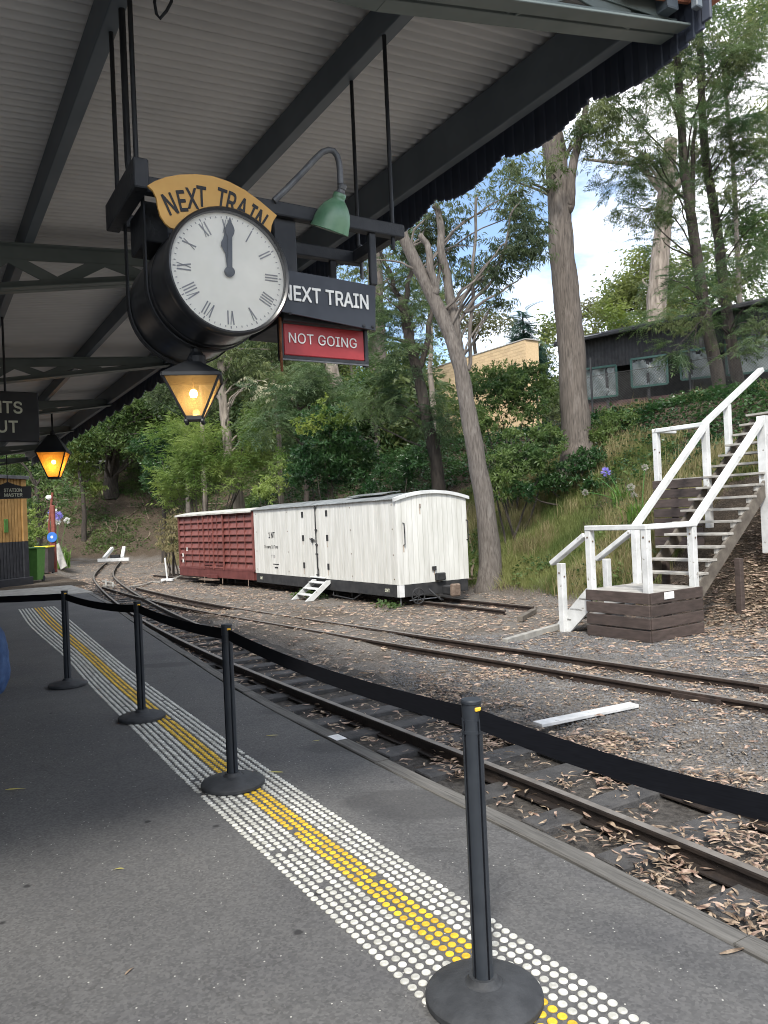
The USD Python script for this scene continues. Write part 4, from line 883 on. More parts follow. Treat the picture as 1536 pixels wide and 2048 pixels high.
for s in (dl_ + .3, dr_ - .3): MB().box(q(s, -.03, .30), (.5, .02, .05), axes).build('door_bar', 'wagon_red_dark', red)
mb = MB(); mb.tube([q((dl_ + dr_) / 2 + .02, -.05, 1.3), q((dl_ + dr_) / 2 + .02, -.07, 1.1), q((dl_ + dr_) / 2 + .03, -.05, .95)], .014, 6); mb.build('door_handle', 'wagon_red_dark', red)
ws = np.linspace(-.07, RWID + .07, 15)
for k in range(3):
    s0, s1 = -.04 + k * (RLEN + .08) / 3, -.04 + (k + 1) * (RLEN + .08) / 3 + .02
    g = np.array([[q(s, w, zt + .03 + .11 * (1 - ((w - RWID / 2) / (RWID / 2 + .07)) ** 2) + (.004 if k % 2 else 0)) for w in ws] for s in np.linspace(s0, s1, 6)])
    mb = MB().sheet(g); mb.sheet(np.array([[p, p - Z * .05] for p in g[:, 0]])); mb.build('roof_sheet', 'wagon_roof_pale', red, smooth=40)
MB().box(q(RLEN * .5, -.18, -.17), (1.0, .24, .035), axes).build('step_board', 'rusty_iron', red)
MB().box(q(RLEN * .5, -.06, -.07), (.7, .03, .12), axes).build('step_hanger', 'wagon_red_dark', red)
for s in (RLEN * .62, RLEN * .38, .35): MB().bar(q(s, -.02, -.11), q(s - .06, -.06, -.30), .025, .025).build('hanger_iron', 'rusty_iron', red)
for s, z, t_ in ((4.95, .52, 'N'), (4.95, .33, 'N'), (4.62, .72, 'U')): MB().text(t_, .12, q(s, -.006, z), -RL, Z, .003, True).build('lettering', 'letter_white', red)

# white steps against the van door
lad = thing('door_steps', 'short white timber steps leaning against the white van door', 'steps', W0 + WL * 3.2 - WW * .4 - Z * .36)
def v(s, w, z): return W0 + WL * s + WW * w + Z * z
for s in (3.66, 2.94):
    MB().poly([(-.72, -.355), (-.50, -.355), (-.02, .02), (-.02, .095), (-.12, .095)], .035, v(s + (.0175), 0, 0), WW, Z).build('stringer', 'stair_white', lad)
for k in range(3): MB().box(v(3.30, -.50 + k * .17, -.23 + k * .135), (.66, .17, .03), np.array([WL, WW, Z]), .004).build('tread', 'stair_white', lad)

# ---------------------------------------------------------------- timber staircase up the bank
st = thing('timber_stairs', 'brown and white timber staircase climbing the bank with chunky white handrails', 'staircase', (3.9, 11.5, -.36))
SA, SB = np.array([3.02, 11.66, 0]), np.array([3.64, 10.74, 0]); SD = norm(SA - SB); SN = np.array([SD[1], -SD[0], 0]); ZD, BW = .335, 1.18
SC, SA2 = SB + SN * BW, SA + SN * BW; FW = np.linalg.norm(SA - SB)
sax = np.array([SN, SD, Z])
def sq(n_, d_, z): return SB + SN * n_ + SD * d_ + Z * z           # n up the bank, d away along the track
for k in range(4):                                                # skirting planks round the deck
    z = -.36 + .165 * (k + .5) + .012 * k
    MB().bar(sq(-.012, -.012, z), sq(-.012, FW + .012, z), .028, .155, ch=.005).build('skirt_plank', 'deck_brown', st)
    MB().bar(sq(0.002, -.014, z), sq(BW + .03, -.014, z), .028, .155, ch=.005).build('skirt_plank', 'deck_brown', st)
for k in range(9): MB().box(sq((k + .5) * BW / 9, FW / 2, ZD - .02), (BW / 9 - .006, FW + .03, .035), sax, .004).build('deck_board', 'tread_grey', st)
PW, RH = .105, .90
def post(n_, d_, z0, z1, name='post', w=PW): MB().box(sq(n_, d_, (z0 + z1) / 2), (w, w, z1 - z0), sax, .008).build(name, 'stair_white', st)
for n_, d_ in ((.05, FW - .05), (.05, .05), (BW - .06, .05)): post(n_, d_, ZD - .02, ZD + RH)
post(BW - .06, FW - .05, ZD - .02, ZD + RH)
def hrail(a, b, w=.125, h=.075): MB().bar(a, b, w, h, ch=.010).build('handrail', 'stair_white', st)
hrail(sq(.05, FW + .0, ZD + RH + .02), sq(.05, -.0, ZD + RH + .02)); hrail(sq(.0, .05, ZD + RH + .022), sq(BW - .0, .05, ZD + RH + .022))
# lower flight, from the deck along the track to the ground
for n_ in (.05, BW - .06):
    post(n_, FW + .55, -.40 if n_ < .5 else -.05, .71)
    hrail(sq(n_, FW + .02, ZD + RH - .08), sq(n_, FW + .74, .70))
    MB().poly([(FW, ZD - .30), (FW + .0, ZD), (FW + .08, ZD), (FW + .70, -.24), (FW + .70, -.38), (FW + .46, -.38)], .04, sq(n_ + .02, 0, 0), SD, Z).build('stringer', 'stair_white', st)
for k in range(3): MB().box(sq(BW / 2, FW + .12 + k * .2, ZD - .17 - k * .17), (BW - .14, .22, .035), sax, .004).build('tread', 'tread_grey', st)
# upper flight
RISE, RUN, NST = .188, .232, 15
for k in range(1, NST + 1):
    MB().box(sq(BW + (k - .5) * RUN + .02, FW / 2, ZD + k * RISE - .02), (.235, FW - .02, .038), sax, .004).build('tread', 'tread_grey', st)
    if k < 11: MB().bar(sq(BW + (k - .5) * RUN + .02, .06, ZD + k * RISE - .12), sq(BW + (k - .5) * RUN + .02, .06, ZD + k * RISE - .04), .05, .16, up=SN).build('tread_block', 'tread_grey', st)
for d_ in (.045, FW - .045): MB().bar(sq(BW - .05, d_, ZD - .16), sq(BW + NST * RUN, d_, ZD + NST * RISE - .16), .05, .22, ch=.006).build('stringer', 'stringer', st)
KL = 9; nl = BW + KL * RUN; zl = ZD + KL * RISE                    # where the posts half way up stand
hrail(sq(BW - .06, .05, ZD + RH), sq(3.14, .05, ZD + RH + (3.14 - 1.12) * RISE / RUN), .115, .085)
hrail(sq(BW - .06, FW - .05, ZD + RH), sq(nl - .15, FW - .05, zl + RH - .02), .115, .085)
post(nl - .15, FW - .05, zl - .9, zl + RH - .02)
post(3.17, .05, .7, ZD + RH + (3.17 - 1.12) * RISE / RUN + .04, w=.15)
post(nl + .02, FW + .06, zl - .3, zl + RH + .05); hrail(sq(nl + .02, FW + .06, zl + RH + .04), sq(nl + 1.9, FW + .06, zl + RH + 1.12), .115, .085); post(nl + .72, FW + .06, zl + .3, zl + RH + .40)
post(nl - .15, FW + .95, zl - .12, zl + RH - .02); hrail(sq(nl - .15, FW - .1, zl + RH), sq(nl - .15, FW + 1.0, zl + RH)); hrail(sq(nl - .15, FW + .95, zl + RH - .003), sq(nl + .4, FW + .95, zl + RH - .003), .10, .06)
for k in range(7): MB().bar(sq(nl - .22, FW + .02, zl - .10 - k * .172), sq(nl - .22, FW + 1.02, zl - .10 - k * .172), .028, .155, ch=.005).build('landing_plank', 'deck_brown', st)
for k in range(4): MB().box(sq(nl + .0 + k * .2, FW + .5, zl - .02), (.19, 1.0, .035), sax, .004).build('deck_board', 'tread_grey', st)
for n_, d_, z1 in ((BW + .95, -.05, ZD + .35), (BW + 2.75, -.10, zl + .2), (BW + .6, FW - .1, ZD + .3), (nl + .1, FW + .8, zl)): MB().box(sq(n_, d_, z1 - .6), (.10, .10, 1.2), sax, .008).build('support_post', 'deck_brown', st)
MB().box(sq(3.35, -.06, zl - .15), (.30, .03, .50), sax, .004).build('side_panel', 'strip_white', st)
MB().box(sq(.4, -.034, .27), (.22, .012, .10), sax, .004).build('worn_patch', 'strip_white', st)

for n_, d_, z_b in ((.05, .05, ZD + .72), (.05, FW - .05, ZD + .72), (BW - .06, .05, ZD + .72), (.05, FW + .55, .5), (nl - .15, FW + .95, zl + .5), (3.17, .05, 2.2)):
    MB().lathe([(.015, 0), (.015, .008), (.0001, .012)], sq(n_, d_ - PW / 2, z_b), -SD, 8).build('bolt', 'rusty_iron', st)
    MB().lathe([(.015, 0), (.015, .008), (.0001, .012)], sq(n_ - PW / 2, d_, z_b + .06), -SN, 8).build('bolt', 'rusty_iron', st)
# ---------------------------------------------------------------- shed and chain link fence on the bank
sh = thing('long_shed', 'long dark corrugated shed with plastic covered openings behind the wire fence', 'shed', (9.5, 24.5, 5))
h0, h1 = np.array([6.30, 25.6, 0]), np.array([16.5, 20.1, 0]); hx = norm(h1 - h0); hn = np.array([-hx[1], hx[0], 0]); hl = np.linalg.norm(h1 - h0)
if hn @ [0, 1, 0] < 0: hn = -hn
def hq(a, b, z): return h0 + hx * a + hn * b + Z * z
hax = np.array([hx, hn, Z]); ZS = 4.35; RS = .75
mb = MB(); aa = np.linspace(0, hl, 500); off_ = .012 * np.cos(aa / .11 * 2 * np.pi)
mb.sheet(np.array([[hq(a, o_, z) for z in (6.12, 7.05 + RS * a / hl)] for a, o_ in zip(aa, off_)])); mb.build('wall_cladding', 'shed_wall', sh)
MB().box(hq(hl / 2, .12, (ZS + 5.0) / 2), (hl, .10, 5.05 - ZS), hax).build('lower_wall', 'shed_base', sh)
MB().box(hq(hl / 2, 1.6, 5.6), (hl - .2, .05, 2.6), hax).build('back_wall', 'shed_wall', sh)
MB().box(hq(.03, .8, 5.6), (.05, 1.6, 2.6), hax).build('end_wall', 'shed_wall', sh)
MB().bar(hq(-.3, .9, 7.08), hq(hl + .3, .9, 7.08 + RS), 2.6, .05).build('roof', 'shed_roof', sh)
MB().bar(hq(-.3, -.42, 7.00), hq(hl + .3, -.42, 7.00 + RS), .10, .11, ch=.02).build('gutter', 'shed_wall', sh)
MB().box(hq(.55, -.43, 7.12), (1.6, .06, .05), hax).build('roof_flashing', 'stair_white', sh)
for a in np.arange(0, hl, 1.28): MB().box(hq(a, .03, 5.5), (.09, .09, 1.4), hax).build('wall_post', 'shed_wall', sh)
for j, (a, w, top, bot) in enumerate(((.52, 1.08, 6.14, 5.16), (2.07, 1.08, 6.26, 5.36), (3.55, 1.0, 6.3, 5.42), (4.85, 1.3, 6.45, 5.4), (6.5, 1.6, 6.5, 5.3))):
    mb = MB(); n1, n2 = 14, 10
    pr = np.random.default_rng(j); e = .034
    g = np.array([[hq(a + w * i / (n1 - 1), -.05 + .07 * pr.random() + .03 * math.sin(i * 1.1 + k * .8), bot + (top - bot) * k / (n2 - 1)) for k in range(n2)] for i in range(n1)])
    cv = mb.sheet(g).build('plastic_sheet', 'tarp_clear', sh, smooth=True)
    mb = MB()
    for p_, r_ in (((a, bot), (a + w, bot)), ((a, top), (a + w, top)), ((a, bot), (a, top)), ((a + w, bot), (a + w, top))):
        mb.bar(hq(p_[0], -.08, p_[1]), hq(r_[0], -.08, r_[1]), .02, e * 2 if p_[1] == r_[1] else .02, ch=.003) if p_[1] == r_[1] else mb.box(hq(p_[0], -.08, (p_[1] + r_[1]) / 2), (e * 2, .02, abs(r_[1] - p_[1])), hax, .003)
    mb.build('sheet_hem', 'tarp_green', cv)
fence = thing('chain_link_fence', 'black chain link fence with posts between shed and ivy bank', 'fence', (9, 23, 4.5))
f0, f1 = np.array([5.05, 24.6, 0]), np.array([15.2, 18.7, 0]); fx = norm(f1 - f0); fl = np.linalg.norm(f1 - f0)
def fz(a): p = f0 + fx * a; return float(height(p[0], p[1]))
for a in (0.0, 1.75, 4.6, 7.4, 10.2): p = f0 + fx * a; MB().tube([[p[0], p[1], fz(a) - .2], [p[0], p[1], fz(a) + 2.05]], .035, 8).build('fence_post', 'black_iron', fence)
mb = MB(); hh = 1.45
for a in np.arange(0, fl, .085):
    for sgn in (1, -1):
        b = a + sgn * hh
        a_, z0, z1 = a, 0.0, hh
        if b > fl: z1 = hh * (fl - a) / (b - a); b = fl
        if b < 0: z1 = hh * a / (a - b); b = 0
        p0, p1 = f0 + fx * a, f0 + fx * b
        mb.tube([[p0[0], p0[1], fz(a) + .05], [p1[0], p1[1], fz(b) + .05 + z1]], .0042, 3, False)
mb.build('wire_mesh', 'wire', fence, kind='stuff')
for zz in (.1, 1.50): MB().tube([[*(f0 + fx * a)[:2], fz(a) + zz] for a in np.linspace(0, fl, 12)], .009, 5, False).build('line_wire', 'wire', fence)

# tan building beyond the bank
bl = thing('brick_building', 'plain tan brick building wall seen between trunks beyond the bank', 'building', (2.0, 37, 6))
c0, c1 = at(1051, 679, 38), at(900, 660, 43); bx = norm((c1 - c0) * [1, 1, 0]); bw = np.linalg.norm((c1 - c0)[:2]) + 4; bn = np.array([bx[1], -bx[0], 0]); zt_ = c0[2]
if bn[1] < 0: bn = -bn
bax = np.array([bx, bn, Z]); rows_ = 16
MB().box(c0 * [1, 1, 0] + bx * bw / 2 + bn * .45 + Z * (zt_ - 3.0), (bw - .04, .86, 6.0), bax).build('wall_core', 'tan_brick', bl)
rh_ = 2.6 / rows_
for r_ in range(rows_):
    x = -(.22 if r_ % 2 else 0)
    while x < min(bw, 6.6):
        w = .44; a, b = max(x, 0), min(x + w - .009, bw)
        if b - a > .05: MB().box(c0 * [1, 1, 0] + bx * (a + b) / 2 - bn * .01 + Z * (zt_ - .03 - (r_ + .5) * rh_), (b - a, .05, rh_ - .008), bax, .003).build('block', 'tan_brick', bl)
        x += w
MB().box(c0 * [1, 1, 0] + bx * bw / 2 + bn * .45 + Z * (zt_ + .03), (bw + .1, 1.0, .06), bax).build('coping', 'concrete', bl)

# ---------------------------------------------------------------- kiosk, bins and post at the far platform end
k0 = np.array([-10.95, 23.55, 0]); kx = norm([-.30, -.954, 0]); kn = np.array([kx[1], -kx[0], 0]); kn = kn if kn[1] > 0 else -kn
kax = np.array([kx, kn, Z])
ki = thing('platform_kiosk', 'station hut of yellow upper and black lower boards under the canopy end', 'hut', k0)
def kq(a, b, z): return k0 + kx * a + kn * b + Z * z
MB().box(kq(2.0, 1.55, 1.6), (3.94, 2.94, 3.2), kax).build('core', 'kiosk_dark', ki)
MB().box(kq(.05, .03, 2.26), (.20, .09, 1.90), kax, .01).build('corner_board', 'kiosk_yellow', ki)
MB().box(kq(.05, .03, .70), (.21, .09, 1.22), kax, .01).build('corner_board', 'kiosk_dark', ki)
for i in range(22):
    MB().box(kq(.22 + i * .125, .06, 2.26), (.105, .05, 1.90), kax, .008).build('wall_board', 'kiosk_yellow', ki)
    MB().box(kq(.22 + i * .125, .06, .70), (.105, .05, 1.22), kax, .008).build('wall_board', 'kiosk_dark', ki)
MB().box(kq(1.4, .0, .10), (3.1, .12, .24), kax, .01).build('plinth', 'kiosk_dark', ki)
MB().box(kq(2.1, 1.5, 3.25), (4.4, 3.2, .10), kax).build('roof', 'shed_roof', ki)
MB().box(kq(.78, .02, 1.80), (.14, .03, .40), kax, .004).build('notice', 'bin_green', ki)
def bin_(name, c, w, d_, h, m, lid, label):
    t_ = thing(name, label, 'bin', c)
    g = []
    for z, k in ((.06, .80), (h * .93, 1.0)): g.append([c + np.array([a * w / 2 * k, b * d_ / 2 * k, z]) for a, b in ((-1, -1), (1, -1), (1, 1), (-1, 1))])
    MB().add(g[0] + g[1], [[0, 1, 5, 4], [1, 2, 6, 5], [2, 3, 7, 6], [3, 0, 4, 7], [3, 2, 1, 0]]).build('body', m, t_)
    MB().box(c + [0, -.02, h * .955], (w * 1.06, d_ * 1.1, .06), None, .02).build('lid', lid, t_)
    MB().tube([c + [-w * .4, d_ * .56, h * .93], c + [w * .4, d_ * .56, h * .93]], .018, 6).build('handle', m, t_)
    for s_ in (-1, 1): MB().lathe([(.0001, -.03), (.09, -.03), (.09, .03), (.0001, .03)], c + [s_ * w * .36, d_ * .38, .09], [1, 0, 0], 12).build('wheel', 'black_iron', t_)
    return t_
bg = bin_('wheelie_bin', np.array([-11.25, 24.6, 0.0]), .52, .6, 1.12, 'bin_green', 'bin_green', 'bright green wheelie bin standing beside the yellow and black hut')
MB().box((-11.40, 24.283, .86), (.16, .01, .12), None, .002).build('sticker', 'letter_white', bg)
bin_('wheelie_bin', np.array([-12.95, 29.3, -.02]), .50, .6, 1.08, 'bin_dark', 'bin_yellow', 'dark bin with yellow lid behind the green bin')
rp_ = thing('red_post', 'dull red post with round blue sign beside the bins', 'post', (-12.85, 29.9, 0))
MB().box((-12.85, 29.9, 1.30), (.14, .13, 2.6), None, .02).build('post', 'post_red', rp_)
MB().lathe([(.0001, -.012), (.19, -.012), (.20, 0), (.19, .012), (.0001, .012)], (-12.87, 29.79, 1.36), [0, -1, 0], 24).build('round_sign', 'sign_blue', rp_)
MB().lathe([(.0001, 0), (.05, 0), (.05, .006), (.0001, .006)], (-12.87, 29.776, 1.37), [0, -1, 0], 16).build('emblem', 'letter_white', rp_)
pole = thing('lamp_pole', 'thin rusty bent pole with small white lamp behind the red post', 'lamp post', (-13.0, 31, 0))
pp = [at(x, y, 31) for x, y in ((98, 1140), (103, 1122), (104, 1100), (100, 1075), (98, 1050), (101, 1020), (105, 985))]; pp[0][2] = -.1
MB().tube(pp, .045, 8).build('pole', 'post_red', pole)
e_ = at(98, 995, 31); MB().lathe([(.0001, -.10), (.10, -.06), (.13, .02), (.07, .09), (.0001, .10)], e_, Z, 16).build('lamp_globe', 'letter_white', pole, smooth=True)
MB().bar(pp[-1] - Z * .35, e_ + Z * .08, .03, .03).build('lamp_arm', 'post_red', pole)
a, b = at(128, 1136, 31.5), at(112, 1090, 31.9)
MB().bar(a, b, .30, .05, up=[0, 1, .2]).build('leaning_plank', 'grey_board', label='weathered plank leaning on the bank under the purple flowers', category='plank')
# blue bag at the left edge
bag = thing('blue_bag', 'soft blue bag standing on the platform at the left edge', 'bag', (-3.70, 7.1, 0))
iv = trimesh.creation.icosphere(subdivisions=4); vv = iv.vertices.copy()
vv = np.sign(vv) * np.abs(vv) ** .72; vv *= [.27, .17, .375]; vv += ((meshkit.fbm(vv * 7, 4) - .5) * .06)[:, None] * iv.vertices
vv[:, 2] -= vv[:, 2].min(); MB().add(vv + [-3.80, 7.1, .0], iv.faces).build('body', 'cloth_blue', bag, smooth=True)
MB().tube([[-3.86, 6.94, .66], [-3.85, 6.90, .72], [-3.76, 6.89, .76], [-3.67, 6.90, .72], [-3.66, 6.94, .66]], .013, 8).build('carry_handle', 'cloth_blue', bag)
# point lever, cable
lv = thing('point_lever', 'thin white point lever with base standing in the leaves by the red van', 'lever', (-6.95, 25.0, -.36))
g0 = onz(335, 1160, -.30); 
MB().bar(g0 + Z * .0, g0 + np.array([-.06, 0, .78]), .05, .05).build('lever_arm', 'strip_white', lv)
MB().box(g0 + Z * .0, (.42, .22, .10), None, .02).build('lever_base', 'strip_white', lv)
cp = [onz(x, y, -.32) for x, y in ((258, 1174), (285, 1170), (305, 1164), (322, 1165), (335, 1160))] + [onz(352, 1156, -.25), onz(368, 1149, -.2), onz(384, 1144, -.2)]
MB().tube(cp, .03, 6).build('cable', 'grey_board', label='pale cable lying on the gravel running from the track to the red van', category='cable')
pm_ = thing('point_rods', 'pale steel point rods between the rails near the turnout', 'point rods', onz(222, 1168, -.3))
for p0, p1 in (((205, 1162), (226, 1166)), ((207, 1171), (232, 1171)), ((226, 1166), (226, 1174)), ((212, 1160), (212, 1172))):
    MB().bar(onz(*p0, -.24), onz(*p1, -.24), .05, .05).build('rod', 'grey_board', pm_)
# rail fence along the far bank top
rf = thing('rail_fence', 'pale rail over a dark low wall on top of the far bank', 'fence', at(220, 930, 55))
MB().bar(at(135, 924, 56), at(262, 921, 56), .10, .12).build('top_rail', 'stair_white', rf)
MB().bar(at(120, 938, 56.2), at(300, 936, 56.2), .10, .85).build('low_wall', 'shed_wall', rf)
for x in (150, 200, 252): MB().bar(at(x, 965, 56), at(x, 921, 56), .09, .09, up=[1, 0, 0]).build('fence_post', 'grey_board', rf)

# ---------------------------------------------------------------- foliage shapes
class Leaves:
    def __init__(self, seed): self.v, self.f, self.r, self.area = [], [], np.random.default_rng(seed), 0.0
    def leaf(self, p, d, L, W, nrm=None, fold=.25, bend=0.0):
        d = norm(d); nrm = norm(self.r.standard_normal(3)) if nrm is None else np.asarray(nrm, float)
        s = np.cross(d, nrm); s = norm(s) if np.linalg.norm(s) > 1e-6 else norm(np.cross(d, [0, 0, 1.01])); n_ = np.cross(s, d)
        m_ = p + d * L * .42
        k = len(self.v); self.v += [p, m_ + s * W / 2 + n_ * W * fold, p + d * L - n_ * L * bend, m_ - s * W / 2 + n_ * W * fold]
        self.f += [[k, k + 1, k + 2], [k, k + 2, k + 3]]; self.area += L * W * .5
    def done(self, name, m):
        shape(name, self.v, self.f, m); AREA[name] = self.area
AREA = {}
def mk_wattle(name, seed):
    l = Leaves(seed); r = l.r
    for q in range(3):
        a = r.uniform(-.8, .8); ln = r.uniform(.34, .5); d0 = np.array([math.cos(a), math.sin(a), r.uniform(-.1, .25)])
        for k in range(8):
            t_ = (k + 1) / 8; p = d0 * ln * t_ - Z * .16 * t_ ** 2
            sd = norm(np.cross(d0, Z)); L = .15 * (1 - .45 * t_)
            for s in (-1, 1): [l.leaf(p + (sd * s + d0 * .5) * L * q_, (sd * s * .7 + d0 * e_ - Z * .35), L * .62, .017, Z + .5 * r.standard_normal(3), .1) for q_, e_ in ((0, .5), (.45, 1.1), (.45, -.2))]
        l.leaf(d0 * ln - Z * .16, d0 - Z * .5, .14, .04, Z, .1)
    l.done(name, 'leaf_wattle')
def mk_gum(name, seed):
    l = Leaves(seed); r = l.r
    for q in range(3):
        a = r.uniform(0, 6.3); d0 = np.array([math.cos(a) * .8, math.sin(a) * .8, r.uniform(-.2, .3)]); ln = r.uniform(.2, .4)
        for k in range(8):
            p = d0 * ln * (k + 1) / 8; dn = np.array([r.normal(0, .55), r.normal(0, .55), -1.0]) + d0 * .5
            l.leaf(p, dn, r.uniform(.12, .19), .026, None, .1, r.uniform(-.15, .15))
    l.done(name, 'leaf_gum')
def mk_laurel(name, seed):
    l = Leaves(seed); r = l.r
    for q in range(3):
        a = r.uniform(0, 6.3); d0 = norm([math.cos(a), math.sin(a), r.uniform(.0, .9)]); ln = r.uniform(.10, .22)
        for k in range(7):
            p = d0 * ln * (k + 1) / 7; dn = norm(r.standard_normal(3)) * .9 + d0 * .8 - Z * .15
            l.leaf(p, dn, r.uniform(.09, .13), .045, Z * .8 + .5 * r.standard_normal(3), .15, .1)
    l.done(name, 'leaf_laurel')
def mk_bamboo(name, seed):
    l = Leaves(seed); r = l.r
    for q in range(3):
        a = r.uniform(0, 6.3); d0 = norm([math.cos(a) * .6, math.sin(a) * .6, .8]); ln = r.uniform(.3, .55)
        for k in range(8):
            t_ = (k + 1) / 8; p = d0 * ln * t_ - Z * .12 * t_ ** 2
            dn = np.array([r.normal(0, .7), r.normal(0, .7), -.35]) + d0 * .4
            l.leaf(p, dn, r.uniform(.12, .2), .028, Z + .4 * r.standard_normal(3), .1, .15)
    l.done(name, 'leaf_bamboo')
def mk_ivy(name, seed):
    l = Leaves(seed); r = l.r
    for q in range(10):
        p = np.array([r.uniform(-.16, .16), r.uniform(-.16, .16), r.uniform(0, .10)])
        l.leaf(p, [r.normal(), r.normal(), -.25], r.uniform(.06, .10), r.uniform(.055, .085), np.array([r.normal(0, .35), r.normal(0, .35), 1]), .08, .05)
    l.done(name, 'leaf_ivy')
def mk_far(name, seed):
    l = Leaves(seed); r = l.r
    for q in range(22):
        p = r.standard_normal(3) * [.20, .20, .12]
        l.leaf(p, [r.normal(), r.normal(), r.normal(-.3, .5)], r.uniform(.12, .22), r.uniform(.045, .075), None, .1, .1)
    l.done(name, 'leaf_far')
def mk_conifer(name, seed):
    l = Leaves(seed); r = l.r
    for k in range(14):
        p = np.array([.04 * k, 0, -.004 * k * k * .3])
        for s in (-1, 1): l.leaf(p, [.6, s, -.1], .15 * (1.1 - k / 16), .035, Z, .1)
    l.done(name, 'leaf_conifer')
def mk_grass(name, seed, h, n_, w, m, spread=.10):
    l = Leaves(seed); r = l.r
    for q in range(n_):
        p = np.array([r.normal(0, spread), r.normal(0, spread), -.02]); a = r.uniform(0, 6.3); lean = r.uniform(.1, .7); hh = h * r.uniform(.6, 1.1)
        o_ = np.array([math.cos(a), math.sin(a), 0]); sd = np.array([-o_[1], o_[0], 0]) * w / 2
        p1 = p + Z * hh * .55 + o_ * hh * .22 * lean; p2 = p + Z * hh * (1 - .35 * lean) + o_ * hh * .8 * lean
        k = len(l.v); l.v += [p - sd, p + sd, p1 + sd * .8, p1 - sd * .8, p2]; l.f += [[k, k + 1, k + 2], [k, k + 2, k + 3], [k + 3, k + 2, k + 4]]
    l.area = n_ * h * w * .7; l.done(name, m)
def mk_litter(name, seed):                                       # one curved dry gum leaf
    r = np.random.default_rng(seed); n_ = 6; L = 1.0; v, f = [], []
    cur, arch, tw = r.uniform(-.5, .5), r.uniform(.05, .30), r.uniform(-.9, .9)
    for i in range(n_):
        s = i / (n_ - 1); w = .085 * math.sin(math.pi * min(s * .92 + .06, 1)) ** .8; x, y = (s - .5) * L, cur * (s - .5) ** 2; a = tw * (s - .5)
        z = arch * (.25 - (s - .5) ** 2) + .02
        v += [[x, y - w * math.cos(a), z - w * math.sin(a)], [x, y + w * math.cos(a), z + w * math.sin(a)]]
    for i in range(n_ - 1): f += [[2 * i, 2 * i + 2, 2 * i + 3], [2 * i, 2 * i + 3, 2 * i + 1]]
    shape(name, v, f, 'litter_leaf')
def mk_stone(name, seed):
    m_ = trimesh.creation.icosphere(subdivisions=1); r = np.random.default_rng(seed); v = m_.vertices * (1 + .22 * r.standard_normal((len(m_.vertices), 1))) * [1, .8, .6]
    shape(name, v, m_.faces, 'stone')
for i in range(3):
    mk_wattle(f'wattle_spray_{"abc"[i]}', 10 + i); mk_gum(f'gum_spray_{"abc"[i]}', 20 + i); mk_laurel(f'laurel_spray_{"abc"[i]}', 30 + i); mk_bamboo(f'bamboo_spray_{"abc"[i]}', 40 + i)
    mk_ivy(f'ivy_spray_{"abc"[i]}', 50 + i); mk_far(f'leaf_clump_{"abc"[i]}', 60 + i); mk_grass(f'grass_tuft_{"abc"[i]}', 80 + i, .42, 14, .009, 'grass_green'); mk_grass(f'strap_tuft_{"abc"[i]}', 90 + i, .65, 12, .040, 'strap_leaf', .05)
    mk_stone(f'stone_{"abc"[i]}', 110 + i)
mk_conifer('conifer_spray', 70)
for i in range(5): mk_litter(f'dry_leaf_{"abcde"[i]}', 100 + i)
def trio(s, m): return [(f'{s}_{c}', m) for c in 'abc']

fr = np.random.default_rng(21); LK = 2.5
def sprays(parent, name, blobs, kind, m, lai, size, thr=.46, freq=.9, shell=.45, droop=.25, label=None):
    """leaf sprays through the ellipsoids (centre, radii), thinned into clumps"""
    pos, out = [], []
    A = np.mean([AREA[k] for k, _ in trio(kind, m)]) if kind != 'conifer_spray' else AREA[kind]
    for c, r in blobs:
        r = np.asarray(r, float); n_ = int(lai * LK * np.pi * max(r[0], r[1]) * r[2] / (A * size ** 2) * 1.6)
        d_ = fr.standard_normal((n_, 3)); d_ /= np.linalg.norm(d_, axis=1, keepdims=True)
        p = c + d_ * r * (fr.random((n_, 1)) ** shell)
        p = p + (meshkit.noise(p * 1.3, 4)[:, None] - .5) * r * .5 * d_
        keep = meshkit.fbm(p * freq, 3, 9) > thr - .05 * fr.standard_normal(n_)
        pos.append(p[keep]); out.append(d_[keep])
    p, d_ = np.vstack(pos), np.vstack(out); n_ = len(p)
    yaw = np.arctan2(d_[:, 1], d_[:, 0]) + fr.normal(0, .8, n_); pitch = droop + fr.normal(0, .35, n_) - .5 * np.clip(d_[:, 2], -.4, .8)
    q = quat_mul(quat_z(yaw), quat_axis(np.tile([0, 1.0, 0], (n_, 1)), pitch)); q = quat_mul(q, quat_axis(np.tile([1.0, 0, 0], (n_, 1)), fr.normal(0, .35, n_)))
    sc = size * fr.uniform(.7, 1.25, n_)
    return scatter(name, trio(kind, m) if kind != 'conifer_spray' else [(kind, m)], p, q, sc, parent)
def pxblob(px, py, Y, rx, ry, depth=None):
    return at(px, py, Y), np.array([rx * Y / FOC, depth if depth else rx * Y / FOC, ry * Y / FOC])
def bent(pts, n_=26, wob=.03, seed=0):
    pts = np.asarray(pts, float); s = np.linspace(0, 1, len(pts)); f_ = PchipInterpolator(s, pts); q = f_(np.linspace(0, 1, n_))
    r = np.random.default_rng(seed); q[1:-1] += wob * (meshkit.noise(np.stack([np.linspace(0, 6, n_ - 2), np.full(n_ - 2, seed), np.zeros(n_ - 2)], -1), seed)[:, None] - .5) * np.array([1, 1, .2]); return q
